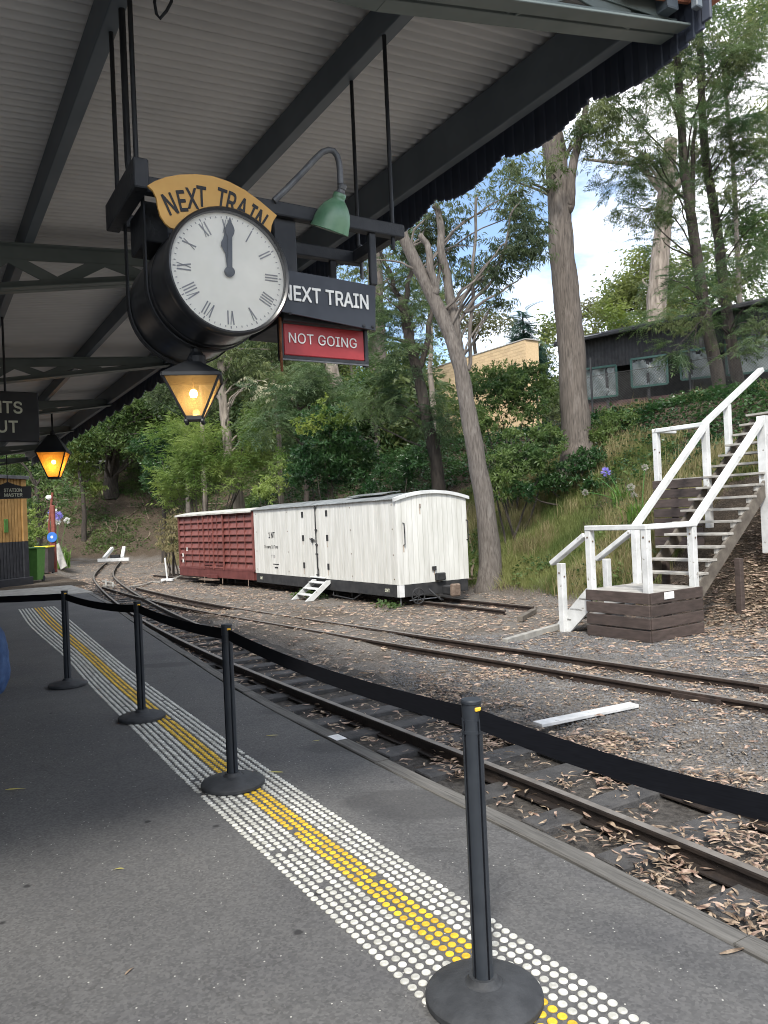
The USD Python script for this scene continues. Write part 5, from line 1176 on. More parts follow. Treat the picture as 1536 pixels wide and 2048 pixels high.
def trunk(parent, pts, r0, r1, m, name='trunk', seed=0, flare=1.35, seg=16, wob=.10, power=1.0):
    q = bent(pts, max(14, 6 * len(pts)), wob, seed); n_ = len(q); s = np.linspace(0, 1, n_)
    rad = r0 + (r1 - r0) * s ** power; rad = rad * (1 + (flare - 1) * np.exp(-s * 14))
    mb = MB().tube(q, rad, seg); v = mb.v[0]; k = n_ * seg
    ang = np.tile(np.arange(seg) / seg * 2 * np.pi, n_); ii = np.repeat(np.arange(n_), seg)
    c = q[ii]; b = (meshkit.fbm(np.stack([np.cos(ang) * 1.6 + seed, np.sin(ang) * 1.6, ii * .35], -1), 3) - .5) * .34
    v[:k] = c + (v[:k] - c) * (1 + b)[:, None]
    return mb.build(name, m, parent, smooth=True), q
def limbs(parent, q, r, blobs, m, seed=0, lo=.35, n_each=2):
    rr = np.random.default_rng(seed); mb_all = []
    for c, rad in blobs:
        for k in range(n_each):
            tgt = c + rr.normal(0, .35, 3) * rad
            z = q[:, 2]; i = int(np.clip(np.argmin(np.abs(z - (tgt[2] - .5 * np.linalg.norm((tgt - q[-1])[:2]) - .3))), len(q) * lo, len(q) - 1))
            a = q[i]; mid = (a + tgt) / 2 + np.array([0, 0, .15 * np.linalg.norm(tgt - a)]) + rr.normal(0, .08, 3) * np.linalg.norm(tgt - a)
            pts = bent([a, mid, tgt], 10, .15, int(rr.integers(99))); MB().tube(pts, np.linspace(r, r * .22, 10), 6).build('limb', m, parent)
def tree(name, label, pts, r0, r1, bark, crowns, seed=0, group=None, limb_r=None, lo=.35, n_each=2, flare=1.35, power=1.0, extra=()):
    """crowns: (blobs, shape kind, material, lai, size, options)"""
    pts = [np.asarray(p, float) for p in pts]
    b0_ = pts[0].copy(); b0_[2] = min(b0_[2], float(height(b0_[0], b0_[1]))) - .25; 
    t_ = thing(name, label, 'tree', pts[0], group)
    _, q = trunk(t_, [b0_] + pts[0 if b0_[2] < pts[0][2] - .4 else 1:], r0, r1, bark, seed=seed, flare=flare, power=power)
    for j, (ps, a, b) in enumerate(extra): trunk(t_, ps, a, b, bark, 'limb', seed + 3 + j, 1.0, 10, .12)
    for j, (bl_, kind, m, lai, size, opt) in enumerate(crowns):
        limbs(t_, q, limb_r or r1 * .8, bl_, bark, seed + j, lo, n_each)
        sprays(t_, 'crown', bl_, kind, m, lai, size, **opt)
    return t_
def A(Y, *pp): return [at(x, y, Y) for x, y in pp]

# ---------------------------------------------------------------- trees one can tell apart
G = dict(thr=.47, freq=.8)
tree('gum_tree', 'leaning grey trunk gum tree forking behind the end of the white van', A(18.6, (980, 1125), (966, 1000), (950, 900), (934, 800), (922, 730), (893, 650), (855, 570), (822, 500), (795, 440), (775, 380)), .25, .11, 'bark_grey',
     [([pxblob(960, 560, 19, 70, 45), pxblob(1020, 500, 18.8, 70, 60), pxblob(985, 610, 19, 45, 26), pxblob(880, 440, 19, 80, 60), pxblob(760, 420, 19, 70, 70), pxblob(1040, 400, 19, 70, 60), pxblob(830, 480, 19.5, 70, 60), pxblob(930, 480, 19.5, 60, 50), pxblob(1060, 470, 19, 50, 50)], 'gum_spray', 'leaf_gum_dark', .95, 1.0, dict(thr=.485, freq=1.3))], 1, limb_r=.035, n_each=3, flare=1.9,
     extra=[(A(18.7, (914, 715), (910, 640), (898, 580), (888, 520), (880, 460), (868, 410)), .135, .08), (A(18.5, (868, 590), (862, 520), (840, 470)), .10, .07), (A(18.7, (918, 650), (950, 600), (985, 555), (1010, 490), (1025, 430), (1045, 400)), .045, .018), (A(18.6, (928, 625), (975, 600), (1020, 570), (1045, 555)), .04, .012), (A(18.7, (937, 740), (942, 640), (948, 540), (952, 440), (955, 395)), .05, .03), (A(18.5, (850, 560), (800, 525), (752, 520)), .035, .015)])
tree('gum_tree', 'tallest straight brown trunk gum rising between brick building and dark shed', A(21, (1155, 905), (1152, 860), (1143, 720), (1134, 600), (1126, 500), (1118, 400), (1110, 320), (1100, 240), (1090, 150), (1080, 40)), .42, .27, 'bark_brown',
     [([pxblob(1080, 330, 20.5, 80, 50), pxblob(1190, 250, 20.5, 70, 50), pxblob(1000, 360, 21, 70, 40), pxblob(1130, 60, 21, 170, 90)], 'gum_spray', 'leaf_gum', .85, 1.1, dict(thr=.48, freq=1.0))], 2, limb_r=.05, lo=.6, power=.8, flare=1.55,
     extra=[(A(20.8, (1132, 420), (1142, 380), (1150, 320), (1162, 260), (1175, 200)), .16, .07)])
W_ = dict(thr=.485, freq=1.2, droop=0.0); WG = dict(thr=.48, freq=1.1, droop=.1)
WB = [[pxblob(1270, 180, 20.5, 120, 60), pxblob(1320, 80, 21.5, 120, 70), pxblob(1260, 300, 21, 90, 34), pxblob(1300, 420, 21.5, 70, 26), pxblob(1360, 640, 21, 60, 26), pxblob(1400, 150, 22, 90, 60)],
      [pxblob(1480, 120, 22, 90, 80), pxblob(1500, 300, 22, 70, 60), pxblob(1450, 400, 22, 70, 36), pxblob(1510, 480, 22, 60, 40), pxblob(1460, 580, 21.8, 70, 30), pxblob(1510, 660, 21.5, 50, 30)]]
tree('wattle_tree', 'left of two slim dark wattles standing before the shed', A(22.2, (1447, 830), (1436, 760), (1415, 660), (1400, 560), (1388, 470), (1376, 380), (1366, 300), (1360, 200), (1352, 60)), .19, .10, 'bark_dark',
     [([pxblob(1300, 200, 21, 130, 55), pxblob(1290, 330, 21.5, 80, 35), pxblob(1250, 420, 22, 60, 22), pxblob(1340, 60, 22, 150, 70), pxblob(1430, 150, 22, 100, 60), pxblob(1310, 480, 22, 70, 26), pxblob(1370, 560, 21.5, 80, 30), pxblob(1230, 110, 20, 90, 50), pxblob(1380, 690, 21.3, 55, 28), pxblob(1270, 270, 21, 110, 45), pxblob(1220, 170, 20.5, 80, 50), pxblob(1330, 400, 21.5, 60, 30), pxblob(1310, 640, 21, 60, 26), pxblob(1350, 700, 20.8, 50, 26), pxblob(1420, 600, 21, 60, 24), pxblob(1250, 340, 21, 70, 30)], 'wattle_spray', 'leaf_wattle', .70, .95, W_), (WB[0], 'gum_spray', 'leaf_gum', .62, .85, WG)], 3, limb_r=.028, lo=.3, flare=1.15, n_each=1,
     extra=[(A(22.2, (1388, 470), (1384, 400), (1386, 330), (1392, 240)), .09, .05)])
tree('wattle_tree', 'right of two slim dark wattles standing before the shed', A(22.8, (1483, 800), (1472, 740), (1458, 650), (1446, 560), (1436, 470), (1425, 390), (1410, 310), (1402, 200), (1398, 60)), .19, .10, 'bark_dark',
     [([pxblob(1480, 320, 22, 90, 55), pxblob(1510, 450, 22, 60, 40), pxblob(1450, 520, 22, 80, 30), pxblob(1500, 620, 22, 80, 40), pxblob(1500, 200, 22.5, 90, 60), pxblob(1490, 60, 22, 100, 80), pxblob(1420, 640, 21.5, 60, 26), pxblob(1430, 260, 22, 80, 50), pxblob(1500, 380, 22.2, 70, 50), pxblob(1440, 440, 22, 60, 30), pxblob(1520, 540, 22, 60, 40), pxblob(1490, 690, 21, 50, 26), pxblob(1470, 250, 21.5, 80, 50), pxblob(1530, 330, 21.5, 60, 50)], 'wattle_spray', 'leaf_wattle', .70, .95, W_), (WB[1], 'gum_spray', 'leaf_gum', .62, .85, WG)], 4, limb_r=.028, lo=.3, flare=1.15, n_each=1)
tree('gum_tree', 'pale forked gum far behind the two wattles, in front of sky', A(34, (1305, 720), (1312, 640), (1318, 560), (1325, 470), (1330, 395), (1336, 340), (1342, 280)), .50, .28, 'bark_pale',
     [([pxblob(1290, 330, 34, 50, 30), pxblob(1380, 340, 35, 80, 50), pxblob(1250, 300, 34, 60, 25), pxblob(1320, 560, 35, 50, 50)], 'gum_spray', 'leaf_gum', .75, 1.5, G)], 5, limb_r=.08, extra=[(A(34, (1325, 390), (1305, 360), (1270, 330), (1225, 325), (1165, 318)), .16, .05), (A(34, (1332, 395), (1355, 370), (1380, 330), (1400, 300)), .18, .10)])
tree('wattle_tree', 'dark crooked tree with forked black trunk behind the leaning gum', A(24, (880, 985), (872, 930), (855, 850), (842, 780), (822, 690), (810, 620), (800, 600)), .22, .13, 'bark_dark',
     [([pxblob(800, 690, 24, 85, 50), pxblob(770, 590, 24, 60, 50), pxblob(830, 770, 24, 90, 60), pxblob(880, 840, 24, 60, 50), pxblob(770, 500, 24.5, 70, 60), pxblob(740, 800, 25, 60, 50), pxblob(850, 620, 25, 40, 40)], 'wattle_spray', 'leaf_wattle', 1.2, 1.0, dict(thr=.48, freq=.9, droop=.2))], 6, limb_r=.035, n_each=3,
     extra=[(A(24, (805, 612), (790, 580), (776, 540), (760, 500)), .085, .05), (A(24, (806, 610), (818, 570), (822, 520), (815, 470)), .085, .05), (A(24, (835, 740), (856, 680), (862, 620), (868, 560)), .10, .06), (A(24, (850, 700), (800, 680), (760, 668), (745, 662)), .06, .02)])
tree('gum_tree', 'slim pale trunk gum with loose hanging bark behind the red van', A(32, (476, 1000), (468, 960), (456, 900), (449, 840), (444, 770), (440, 700), (438, 600)), .24, .15, 'bark_pale',
     [([pxblob(470, 720, 32, 70, 50), pxblob(520, 760, 32, 60, 40), pxblob(430, 760, 33, 70, 50), pxblob(560, 700, 33, 60, 50), pxblob(470, 640, 32, 90, 60)], 'gum_spray', 'leaf_gum', .85, 1.45, G), ([pxblob(520, 770, 31, 50, 30), pxblob(560, 800, 31, 50, 40)], 'gum_spray', 'blossom', .16, 1.1, dict(thr=.5))], 7, limb_r=.05)
tree('gum_tree', 'pale leaning trunk gum right under the red NOT GOING sign', A(36, (690, 815), (680, 790), (668, 750), (657, 710), (645, 660), (630, 580)), .36, .24, 'bark_pale', [([pxblob(620, 640, 36, 90, 60), pxblob(700, 600, 37, 80, 60), pxblob(590, 740, 36, 70, 40)], 'gum_spray', 'leaf_gum', .85, 1.6, G)], 8, limb_r=.07)
tree('gum_tree', 'thick brown trunk gum in the wood just right of the hanging signs', A(38, (748, 850), (750, 800), (752, 740), (753, 680), (752, 600), (750, 480)), .52, .36, 'bark_brown', [([pxblob(770, 640, 39, 70, 50), pxblob(720, 500, 39, 110, 80), pxblob(850, 560, 40, 60, 60)], 'gum_spray', 'leaf_gum', .7, 1.7, G)], 9, limb_r=.09)
tree('pine_tree', 'thick short trunk tree with dense dark crown on the far bank', A(52.5, (222, 985), (224, 950), (225, 900), (226, 860), (228, 790)), .50, .42, 'bark_dark', [([pxblob(240, 840, 49, 110, 45), pxblob(310, 800, 49, 90, 60), pxblob(180, 870, 48, 70, 40), pxblob(300, 880, 48, 60, 40), pxblob(360, 840, 48, 60, 60), pxblob(230, 760, 50, 120, 60)], 'leaf_clump', 'leaf_shrub', 1.25, 1.7, dict(thr=.44, freq=.5))], 10, limb_r=.12, flare=1.25)
tree('conifer_tree', 'small dark pointed conifer beyond the tan brick building', A(48, (1048, 790), (1047, 700), (1045, 628)), .22, .05, 'bark_dark', [([pxblob(1056, 740, 48, 40, 34), pxblob(1050, 700, 48, 30, 32), pxblob(1046, 665, 48, 18, 30), pxblob(1046, 640, 48, 9, 22)], 'conifer_spray', 'leaf_conifer', 2.6, 2.2, dict(thr=.2, droop=.3))], 11, limb_r=.04)
for k_, (lab, pts_, Y_, bl_) in enumerate((
    ('very slim pale trunk just left of the light green bamboo like clump', ((412, 1000), (408, 900), (404, 800), (400, 700)), 36, [(400, 700, 50, 40), (420, 650, 50, 40)]),
    ('slim pale trunk between the round dark bush and the light shrub', ((560, 960), (556, 880), (548, 800), (545, 720)), 34, [(550, 700, 50, 40), (520, 680, 40, 40)]),
    ('slim pale trunk behind the yellow green top of the round bush', ((722, 900), (716, 840), (706, 780), (700, 700)), 40, [(700, 690, 50, 40)]),
    ('slim grey trunk between crooked tree and leaning gum', ((868, 900), (866, 820), (862, 740), (860, 640)), 30, [(850, 560, 50, 50), (880, 600, 40, 40)]))):
    tree('slim_gum', lab, A(Y_, *pts_), .13, .08, 'bark_pale', [([pxblob(b[0], b[1], Y_, b[2], b[3]) for b in bl_], 'gum_spray', 'leaf_gum', .7, 1.5, G)], 60 + k_, limb_r=.03)
# the wood behind: each tree with a crown and trunk of its own
wood = [
    ('broad dark tree filling the wood behind the red van, left of the pale trunk', 365, 760, 40, [(365, 790, 75, 60), (330, 730, 70, 50), (400, 720, 60, 60)], 'leaf_clump', 'leaf_gum_dark', 1.2, 1.5),
    ('blue green wattle in the wood under the round clock', 560, 800, 30, [(575, 800, 70, 50), (620, 760, 70, 50), (540, 850, 50, 40), (660, 820, 50, 50)], 'wattle_spray', 'leaf_wattle', 1.15, 1.4),
    ('mid green tree in the wood behind the dark round bush', 690, 760, 33, [(700, 800, 80, 60), (760, 760, 60, 50), (720, 880, 70, 60), (800, 880, 60, 50)], 'leaf_clump', 'leaf_shrub', 1.0, 1.1),
    ('tall hazy green tree at the back of the wood left of the clock lantern', 300, 700, 58, [(280, 760, 120, 60), (180, 820, 80, 50), (400, 690, 110, 70)], 'leaf_clump', 'leaf_far', 1.3, 2.1),
    ('tall hazy green tree at the back of the wood behind the signs', 620, 640, 56, [(620, 690, 120, 70), (720, 720, 90, 60), (520, 660, 90, 60), (830, 740, 70, 60)], 'leaf_clump', 'leaf_far', 1.2, 2.1),
    ('yellow green gum on the skyline right of the tallest trunk', 1235, 560, 46, [(1240, 600, 45, 45), (1270, 560, 40, 40), (1215, 640, 40, 30)], 'leaf_clump', 'leaf_far', 1.15, 1.6),
    ('dull olive gum on the skyline behind the shed roof', 1190, 600, 50, [(1185, 620, 35, 35), (1170, 680, 40, 30), (1215, 690, 30, 30)], 'leaf_clump', 'leaf_olive', 1.0, 1.6),
    ('yellow green gum behind the shed left of the pale forked gum', 1300, 590, 44, [(1300, 620, 60, 50), (1340, 560, 60, 55), (1290, 530, 45, 40), (1390, 610, 60, 50), (1250, 590, 40, 40), (1410, 530, 50, 40)], 'leaf_clump', 'leaf_far', 1.5, 1.5),
    ('bright creeper covered tree rising over the shed roof', 1250, 640, 31, [(1245, 650, 26, 26), (1275, 665, 40, 16), (1225, 630, 16, 18)], 'leaf_clump', 'leaf_lime', 1.3, 1.0),
    ('dark green tree at the right edge behind the shed', 1480, 560, 36, [(1440, 580, 60, 50), (1500, 540, 60, 60), (1530, 470, 60, 60), (1500, 630, 60, 30), (1420, 640, 60, 30), (1480, 460, 50, 40)], 'leaf_clump', 'leaf_shrub', 1.1, 1.3),
    ('high pale green gum crown at the upper right of the wood', 1470, 120, 30, [(1450, 90, 90, 70), (1340, 100, 90, 60), (1520, 260, 60, 60), (1500, 20, 90, 60)], 'leaf_clump', 'leaf_far', .75, 1.2),
    ('olive tree beyond the top of the tan brick building', 955, 630, 50, [(950, 640, 40, 25), (990, 650, 40, 22), (900, 640, 50, 30)], 'leaf_clump', 'leaf_olive', 1.1, 1.6),
    ('pale green tree between the brick building and the tallest trunk', 1085, 660, 52, [(1085, 690, 30, 30), (1100, 650, 24, 30), (1070, 720, 30, 20)], 'leaf_clump', 'leaf_far', 1.1, 1.6),
    ('dark tree in deep shade on the left bank beside the buffer stop', 330, 950, 42, [(315, 950, 40, 50), (345, 900, 40, 40), (300, 900, 40, 30)], 'laurel_spray', 'leaf_laurel', 1.3, 2.0),
    ('leafy tree with pale young leaves on the left bank by the far lantern', 150, 920, 48, [(160, 935, 28, 40), (135, 900, 30, 26), (185, 970, 22, 20)], 'gum_spray', 'leaf_lime', 1.0, 1.6),
    ('dark leafy tree on the left bank above the bins', 90, 960, 40, [(80, 960, 50, 40), (120, 990, 40, 30), (60, 1010, 40, 30), (30, 930, 40, 40)], 'leaf_clump', 'leaf_shrub', 1.3, 1.3)]
for j, (lab, px, py, Y, bl_, kind, m, lai, size) in enumerate(wood):
    cx = np.mean([b[0] for b in bl_]); base = at(cx, py, Y); gz = float(height(base[0], base[1]))
    bark_i = 'bark_dark' if j % 2 or j == 14 else 'bark_grey'; topz = at(cx, np.mean([b[1] for b in bl_]), Y)[2]
    tree('wood_tree', lab, [[base[0], base[1], gz], [base[0] + .1, base[1], (gz + topz) / 2], [base[0] - .1, base[1] + .1, max(topz, gz + .6)]], .0028 * Y + .03, .0015 * Y + .02, bark_i,
         [([pxblob(b[0], b[1], Y + fr.uniform(-1, 1), b[2], b[3]) for b in bl_], kind, m, lai, size, dict(thr=.45, freq=.6 if Y > 40 else .8))], 30 + j, limb_r=.0012 * Y + .01, lo=.2)

LK = 1.4
# ---------------------------------------------------------------- shrubs
def shrub(name, label, blobs, kind, m, lai, size, opt=None, stems=5, cat='shrub', extra=None):
    c = blobs[0][0]; gz = float(height(c[0], c[1])); s_ = thing(name, label, cat, (c[0], c[1], gz))
    mb = MB()
    for k in range(stems):
        b, r = blobs[k % len(blobs)]; tip = b + fr.normal(0, .3, 3) * r; ft = np.array([c[0] + fr.normal(0, .12), c[1] + fr.normal(0, .12), gz - .1])
        mb.tube(bent([ft, (ft + tip) / 2 + fr.normal(0, .06, 3), tip], 8, .05, k), np.linspace(.035, .008, 8), 5)
    mb.build('stems', 'bark_dark', s_)
    sprays(s_, 'foliage', blobs, kind, m, lai, size, **(opt or dict(thr=.42, freq=1.2, droop=0.0)))
    if extra: sprays(s_, 'young_leaves', extra[0], kind, extra[1], extra[2], size, thr=.46, droop=-.2)
    return s_
shrub('laurel_bush', 'large round dark glossy bush with yellow green top behind the white van', [pxblob(665, 905, 26, 85, 65), pxblob(620, 940, 25.6, 60, 45), pxblob(720, 930, 26, 60, 60), pxblob(660, 850, 26.3, 75, 45)], 'laurel_spray', 'leaf_laurel', 1.9, 1.25, extra=([pxblob(655, 822, 25.6, 50, 26), pxblob(620, 850, 25.4, 45, 26), pxblob(690, 840, 25.4, 40, 20)], 'leaf_lime', .9))
shrub('bamboo_clump', 'tall light green bamboo like clump behind the red van', [pxblob(400, 900, 31, 70, 60), pxblob(350, 890, 32, 60, 50), pxblob(370, 960, 31, 60, 60), pxblob(430, 960, 31, 60, 50), pxblob(500, 920, 31, 50, 60), pxblob(520, 860, 31.5, 40, 50), pxblob(350, 1000, 31.5, 30, 30)], 'bamboo_spray', 'leaf_bamboo', 1.5, 1.35, dict(thr=.43, freq=.9, droop=-.1), stems=16)
shrub('leafy_shrub', 'light green leafy shrub just above the join of the two vans', [pxblob(545, 960, 28, 34, 30), pxblob(525, 985, 27.5, 26, 20), pxblob(560, 930, 28.5, 30, 26)], 'laurel_spray', 'leaf_bamboo', 1.5, 1.1)
shrub('leafy_shrub', 'dark shrub behind the roof of the white van beside the crooked tree', [pxblob(800, 945, 23.5, 60, 35), pxblob(760, 970, 23.2, 40, 25), pxblob(840, 920, 24, 40, 30)], 'laurel_spray', 'leaf_laurel', 1.5, 1.1)
shrub('leafy_shrub', 'wide dark green shrub on the slope right of the leaning gum', [pxblob(1015, 910, 19.8, 70, 50), pxblob(1075, 930, 19.5, 60, 45), pxblob(1000, 970, 19.3, 50, 30), pxblob(1090, 880, 20.2, 50, 40), pxblob(960, 860, 20.5, 50, 50)], 'laurel_spray', 'leaf_shrub', 1.7, 1.0)
shrub('leafy_shrub', 'tall loose twiggy green shrub in front of the tan building', [pxblob(1015, 780, 21, 55, 50), pxblob(985, 830, 21, 50, 40), pxblob(1050, 810, 21.2, 50, 50), pxblob(1085, 780, 21.5, 30, 40), pxblob(940, 790, 21.2, 40, 40), pxblob(1020, 770, 21.6, 50, 34), pxblob(1070, 740, 22, 34, 26), pxblob(965, 765, 22, 40, 36), pxblob(1000, 748, 22, 40, 30), pxblob(1042, 752, 22, 36, 30)], 'laurel_spray', 'leaf_shrub', 1.6, .95, dict(thr=.45, freq=1.3))
shrub('leafy_shrub', 'low dark shrub at the foot of the tallest trunk', [pxblob(1130, 950, 20, 50, 30), pxblob(1180, 930, 20.2, 50, 40), pxblob(1090, 960, 19.6, 40, 26), pxblob(1200, 965, 19.4, 34, 20), pxblob(1040, 985, 19.2, 40, 24)], 'laurel_spray', 'leaf_laurel', 1.7, 1.0)
shrub('leafy_shrub', 'mid green mounded shrub right of the tallest trunk below the fence', [pxblob(1235, 850, 21.3, 60, 35), pxblob(1290, 840, 21.8, 50, 25), pxblob(1200, 880, 20.8, 40, 30), pxblob(1250, 890, 20.6, 60, 30), pxblob(1310, 875, 20.8, 50, 30), pxblob(1270, 915, 20.0, 50, 24)], 'laurel_spray', 'leaf_shrub', 1.8, 1.0)
shrub('leafy_shrub', 'dry pale shrub at the left end of the red van', [pxblob(345, 1050, 29.5, 22, 34), pxblob(338, 1090, 29, 20, 26)], 'gum_spray', 'grass_dry', 1.3, 1.1)
shrub('leafy_shrub', 'bright leafy shrub on the bank behind the hut', [pxblob(75, 1040, 34, 24, 30), pxblob(62, 1080, 34, 24, 26), pxblob(90, 1075, 34, 16, 20)], 'laurel_spray', 'leaf_bamboo', 1.4, 1.5)

# agapanthus clumps
def agapanthus(label, c, flowers, n_leaf, size):
    gz = float(height(c[0], c[1])); s_ = thing('agapanthus', label, 'plant', (c[0], c[1], gz))
    p = np.array([c[0], c[1], gz]) + fr.normal(0, .14, (n_leaf, 3)) * [1.3, 1.3, 0]
    scatter('leaves', trio('strap_tuft', 'strap_leaf'), p, quat_z(fr.uniform(0, 6.3, n_leaf)), size * fr.uniform(.8, 1.2, n_leaf), s_)
    for tip, m, r in flowers:
        MB().tube(bent([p.mean(0), (p.mean(0) + tip) / 2 + [0, 0, .1], tip], 8, .02), .010, 5).build('stalk', 'bin_green', s_)
        l = Leaves(int(fr.integers(999)))
        for k in range(60):
            d_ = norm(l.r.standard_normal(3) + [0, 0, .2]); l.leaf(tip + d_ * r * .35, d_, r * .75, r * .34, None, .2)
        MB().add(l.v, l.f).build('flower_head', m, s_)
agapanthus('agapanthus clump with one blue flower on the grass slope beside the stairs', at(1250, 990, 18.0), [(at(1212, 944, 18), 'flower_purple', .12), (at(1195, 956, 18), 'grass_green', .12), (at(1170, 985, 17.6), 'seed_head', .08)], 8, 1.0)
agapanthus('agapanthus clump with faded grey heads close left of the stair rail', at(1285, 985, 16.6), [(at(1290, 935, 16.6), 'seed_head', .08), (at(1262, 975, 16.4), 'seed_head', .09), (at(1268, 990, 16.4), 'seed_head', .08)], 9, 1.0)
agapanthus('agapanthus with purple and white heads above the leaning plank by the bins', at(112, 1080, 34.5), [(at(104, 1026, 34.5), 'flower_purple', .19), (at(117, 1032, 34.5), 'flower_purple', .21), (at(134, 1041, 34.5), 'flower_white', .15), (at(115, 1044, 34.5), 'flower_white', .15), (at(101, 1042, 34.5), 'flower_white', .15), (at(108, 1022, 34.5), 'flower_white', .15)], 18, 1.7)

# ---------------------------------------------------------------- ground cover, grass, litter, gravel
def in_frame(x, y, pad=60):
    q = np.stack([x, y, height(x, y)], -1) - EYE; w = q @ CF; px = 768 + FOC * (q @ CR) / np.maximum(w, .1); py = 1024 - FOC * (q @ CU) / np.maximum(w, .1)
    return (w > 1) & (px > -pad) & (px < 1536 + pad) & (py < 2048 + pad), px, py
def spread(n_, x0, x1, y0, y1, prob):
    x, y = fr.uniform(x0, x1, n_), fr.uniform(y0, y1, n_); ok, px, py = in_frame(x, y); x, y, px, py = x[ok], y[ok], px[ok], py[ok]
    k = fr.random(len(x)) < prob(x, y, px, py); return np.stack([x[k], y[k], height(x[k], y[k])], -1)
def tilt(n_, a=.25): return quat_mul(quat_z(fr.uniform(0, 6.3, n_)), quat_axis(np.tile([1.0, 0, 0], (n_, 1)), fr.normal(0, a, n_)))
stair_zone = Polygon([tuple(sq(-.3, -.35, 0)[:2]), tuple(sq(BW + 4.2, -.35, 0)[:2]), tuple(sq(BW + 4.2, FW + 1.0, 0)[:2]), tuple(sq(-.3, FW + 1.0, 0)[:2])])
def off_stairs(x, y): return shapely.distance(shapely.points(x, y), stair_zone) > 0
def nz(x, y, f_, s=0): return meshkit.fbm(np.stack([x * f_, y * f_, 0 * x], -1), 3, s)
# grass slope between van and stairs
def grass_p(x, y, px, py):
    s = toe_distance(x, y); right = sstep(9.0, 9.8, -.475 * x + .88 * y)      # left (uphill track side) of the stairs
    return (s > .15) * sstep(.1, .9, s) * (1 - sstep(3.6, 5.2, s + 2.0 * (nz(x, y, .5, 3) - .5))) * right * (x > .2) * (.35 + .9 * (nz(x, y, 1.1, 5) > .42)) * off_stairs(x, y)
p = spread(60000, -1, 10, 10, 24, grass_p)
scatter('slope_grass', trio('grass_tuft', 'grass_green'), p, tilt(len(p)), fr.uniform(.42, .95, len(p)), None, label='green and straw coloured long grass on the slope between van and stairs', category='grass')
pd = spread(20000, -1, 10, 10, 24, lambda x, y, px, py: grass_p(x, y, px, py) * (nz(x, y, .8, 11) > .5))
pd2 = spread(5000, -13, -4, 26, 42, lambda x, y, px, py: (toe_distance(x, y) > .1) * (toe_distance(x, y) < 2.2) * .7)
p = np.vstack([pd, pd2, spread(2500, 5, 13, 17, 25, lambda x, y, px, py: (toe_distance(x, y) > 6) * (toe_distance(x, y) < 7.6) * (nz(x, y, .9, 2) > .5))])
scatter('dry_grass', trio('grass_tuft', 'grass_dry'), p, tilt(len(p)), fr.uniform(.7, 1.5, len(p)), None, label='dry pale grass tufts along the bank and the van end', category='grass')
# the wood that reads as one mass behind the trees
p = np.vstack([spread(30000, -60, -3, 42, 84, lambda x, y, px, py: (toe_distance(x, y) > 7) * .5), spread(9000, -14, 2, 30, 46, lambda x, y, px, py: (toe_distance(x, y) > 6.5) * (nz(x, y, .5, 6) > .45) * .6), spread(9000, 2, 40, 40, 84, lambda x, y, px, py: .5 + 0 * x)])
n_ = len(p); hm = np.where(p[:, 0] < -3, np.where(p[:, 1] > 50, 9.0, 4.0), np.where(p[:, 0] < 2, 3.0, 2.6)); hm = hm * (.45 + 1.1 * nz(p[:, 0], p[:, 1], .22, 41)) * fr.random(n_) ** .8
scatter('far_wood', trio('leaf_clump', 'leaf_wood'), p + Z * hm[:, None], tilt(n_, .5), fr.uniform(1.8, 3.2, n_), None, label='mass of mid green wood filling the hill behind all the single trees', category='wood')
# broad leaved weeds in the grass, twigs and bark strips in the litter
p = spread(14000, -1, 10, 10, 24, lambda x, y, px, py: grass_p(x, y, px, py) * (nz(x, y, .9, 51) > .5) * .8); n_ = len(p)
scatter('slope_weeds', trio('ivy_spray', 'leaf_shrub'), p + Z * fr.uniform(.02, .16, n_)[:, None], tilt(n_, .5), fr.uniform(.6, 1.3, n_), None, label='broad leaved green weeds growing through the grass slope', category='weeds')
# ivy and dark ground cover higher up the slope
def ivy_p(x, y, px, py):
    s = toe_distance(x, y); upper = sstep(3.0, 4.4, s + 1.6 * (nz(x, y, .6, 3) - .5)) * (1 - sstep(6.6, 7.6, s))
    wood_ = (x < 1.5) * sstep(.8, 2.0, s) * (s < 9) * .55
    return np.maximum(upper * (x > 0) * .9, wood_) * off_stairs(x, y)
p = spread(42000, -10, 13, 12, 40, ivy_p); n_ = len(p)
scatter('ivy_cover', trio('ivy_spray', 'leaf_ivy'), p + np.stack([0 * p[:, 0], 0 * p[:, 0], fr.uniform(.0, .22, n_)], -1), tilt(n_, .5), fr.uniform(.8, 1.4, n_), None, label='dark ivy covering the upper slope below the fence', category='ivy')
# bank cover on the left
p = spread(30000, -30, -6, 24, 60, lambda x, y, px, py: (toe_distance(x, y) > 1.0) * (.25 + .75 * (nz(x, y, .35, 8) > .47)) * .8); n_ = len(p)
scatter('bank_cover', trio('leaf_clump', 'leaf_shrub'), p, tilt(n_, .4), fr.uniform(.6, 1.2, n_), None, label='low dark growth on the bank behind the buffer stop', category='ground cover')
mb = MB()
for k in range(170):
    p = spread(1, -27, -9, 36, 56, lambda x, y, px, py: (toe_distance(x, y) > .3) * 1.0) if k < 130 else spread(1, -3, 3, 17, 26, lambda x, y, px, py: (toe_distance(x, y) > .3) * 1.0)
    if not len(p): continue
    a = fr.uniform(0, 6.3); L = fr.uniform(.5, 2.4); d_ = np.array([math.cos(a), math.sin(a), 0]) * L
    e0, e1 = p[0], p[0] + d_; e1[2] = float(height(e1[0], e1[1])) + fr.uniform(.05, .35); e0[2] += .05
    mb.tube(bent([e0, (e0 + e1) / 2 + fr.normal(0, .08, 3), e1], 6, .1, k), np.linspace(.03, .012, 6) * fr.uniform(.6, 1.8), 5)
mb.build('fallen_branches', 'litter_stick', label='fallen grey branches scattered over the far bank', category='branches', kind='stuff')
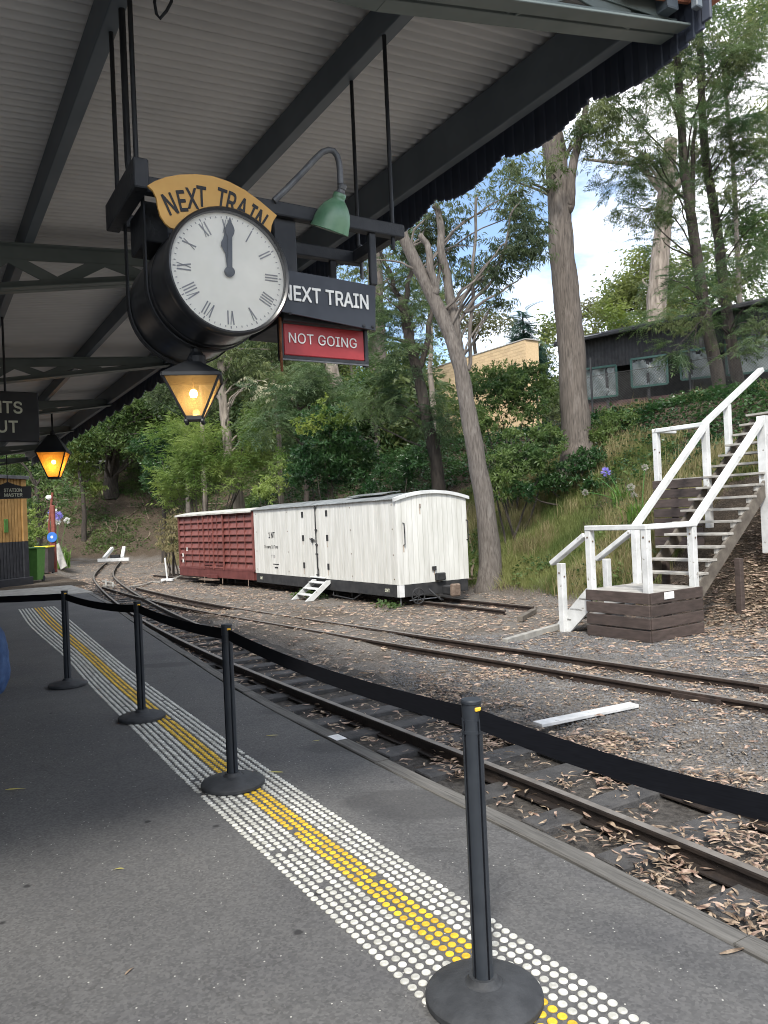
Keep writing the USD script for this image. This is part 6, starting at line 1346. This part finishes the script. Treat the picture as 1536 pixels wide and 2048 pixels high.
# weeds under the white van
p = np.array([W0 + WL * s + WW * w + Z * -.33 for s, w in zip(fr.uniform(-.3, 4.6, 90), fr.normal(-.15, .14, 90))]); p = p[(nz(p[:, 0], p[:, 1], 1.0, 4) > .5)]
scatter('weeds', trio('ivy_spray', 'leaf_shrub'), p, tilt(len(p), .4), fr.uniform(.6, 1.1, len(p)), None, label='small green weeds in the leaves under the white van edge', category='weeds')
# leaf litter
def rail_dist(x, y, c): return shapely.distance(shapely.points(x, y), LineString(c[:, :2]))
mid2 = offset(tn2, GAUGE / 2); edge_line = LineString([tuple(P(t, float(edge_u(t)))[:2]) for t in np.linspace(-9, 22.4, 80)])
plat_poly = Polygon([tuple(P(t, float(edge_u(t)) + .02)[:2]) for t in np.linspace(-9, 36, 90)] + [tuple(P(36, -20)[:2]), tuple(P(-9, -20)[:2])])
def litter_p(x, y, px, py):
    pts = shapely.points(x, y); s = shapely.distance(pts, YARD); d1 = rail_dist(x, y, mid1)
    base = .06 + .30 * sstep(.52, .66, nz(x, y, .9, 13)) + .16 * sstep(.5, .62, nz(x, y, 3.0, 17))
    base = base * np.where(d1 < 1.0, .75, np.where(y < 8.5, .72, 1.25)) + (.15 + .65 * sstep(.40, .6, nz(x, y, .6, 23))) * sstep(7, 12, y)
    clump = (d1 < 1.15) * sstep(.505, .575, nz(x, y, 1.9, 31)) * 1.0
    bank = (s > 0) * np.where(x > 2.5, 1 - sstep(8.7, 9.6, -.475 * x + .88 * y), .35) * 1.0 + (s > 0) * (x > .5) * (s < .9) * .5
    return np.clip(np.where(s > 0, bank, base + clump), 0, 1) * (~shapely.contains(plat_poly, pts)) * np.where(s > 0, 1 - .8 * sstep(5.5, 7, s), 1)
def far_keep(x, y): return np.clip(9.0 / np.maximum(np.hypot(x, y), 1), .12, 1)
p = spread(95000, -14, 9, 2.0, 30, lambda x, y, px, py: litter_p(x, y, px, py) * np.where(y < 9, 1, .75))
p = np.vstack([p, spread(46000, 0.3, 7, 2.2, 9, litter_p), spread(34000, 4, 11, 6.5, 16, lambda x, y, px, py: litter_p(x, y, px, py) * (toe_distance(x, y) > -1)), spread(14000, -20, -6, 24, 46, lambda x, y, px, py: litter_p(x, y, px, py))]); n_ = len(p)
tl = tilt(n_, .35); zl_ = np.abs(fr.normal(0, .012, n_)) + .004
d1 = rail_dist(p[:, 0], p[:, 1], mid1); zl_ = zl_ + (d1 < 1.1) * np.abs(fr.normal(0, .028, n_)) + (d1 < .68) * .02
sc = fr.uniform(.04, .098, n_) * np.where(p[:, 1] > 9, 1.5, 1)
scatter('leaf_litter', [(f'dry_leaf_{c}', m) for c, m in zip('abcde', ('litter_leaf', 'litter_pink', 'litter_leaf', 'litter_pink', 'litter_leaf'))], p + np.stack([0 * zl_, 0 * zl_, zl_], -1), tl, np.stack([sc, sc * fr.uniform(.8, 1.5, n_), sc * fr.uniform(.6, 1.4, n_)], -1), None, label='dry tan gum leaves strewn over tracks, gravel and bank', category='fallen leaves')
tm = MB().tube([[-.5, 0, .02], [-.2, .02, .05], [.15, -.02, .04], [.5, .03, .02]], [.012, .016, .014, .006], 5); shape('twig', np.vstack(tm.v), np.vstack(tm.f), 'litter_stick')
p = spread(9000, -8, 8, 2.2, 22, lambda x, y, px, py: litter_p(x, y, px, py) * .8); n_ = len(p); sc = fr.uniform(.06, .30, n_)
scatter('twigs', [('twig', 'litter_stick')], p + Z * .012, tilt(n_, .12), np.stack([sc, sc * .7, np.minimum(sc, .16) * .7], -1), None, label='thin grey twigs and bark strips among the fallen leaves', category='twigs')
# gravel stones near the camera
p = spread(80000, 0, 6, 2.4, 12, lambda x, y, px, py: (toe_distance(x, y) <= 0) * (~shapely.contains(plat_poly, shapely.points(x, y))) * (.5 + .5 * (nz(x, y, 2, 3) > .45)) * np.where(rail_dist(x, y, mid1) < .75, .35, .9)); n_ = len(p)
sc = fr.uniform(.005, .014, n_)
scatter('gravel', trio('stone', 'stone'), p + Z * .004, tilt(n_, 1.0), sc, None, label='loose grey gravel between the two tracks', category='gravel')
# single leaves on the platform
for k, (px, py, L, m, lab) in enumerate(((30, 1580, .12, 'fresh_leaf', 'curved yellow gum leaf on the platform at far left'), (550, 1545, .10, 'fresh_leaf', 'yellow leaf lying at the outer stud row beside the second post'), (237, 1738, .05, 'fresh_leaf', 'tiny pale leaf on the open asphalt left of the studs'), (258, 1942, .05, 'litter_leaf', 'small brown leaf on the asphalt near the bottom left'), (1470, 1905, .11, 'litter_leaf', 'curled dry leaf on the asphalt by the edge timber at bottom right'), (545, 1472, .09, 'fresh_leaf', 'yellow green leaf on the asphalt beside the edge timber'), (632, 1482, .06, 'fresh_leaf', 'short yellow leaf by the painted square on the platform edge'))):
    c = onz(px, py, .004); v = np.array(stage.GetPrimAtPath(f'/World/shapes/dry_leaf_{"abcde"[k % 5]}').GetAttribute('points').Get(), float) * L; a = [0.1, -.3, .2, 1.2, .3, .1, .4][k]
    R2 = np.array([[math.cos(a), -math.sin(a), 0], [math.sin(a), math.cos(a), 0], [0, 0, 1]])
    MB().add(v @ R2.T + c, np.array(stage.GetPrimAtPath(f'/World/shapes/dry_leaf_{"abcde"[k % 5]}').GetAttribute('faceVertexIndices').Get()).reshape(-1, 3)).build('fallen_leaf', m, label=lab, category='leaf')
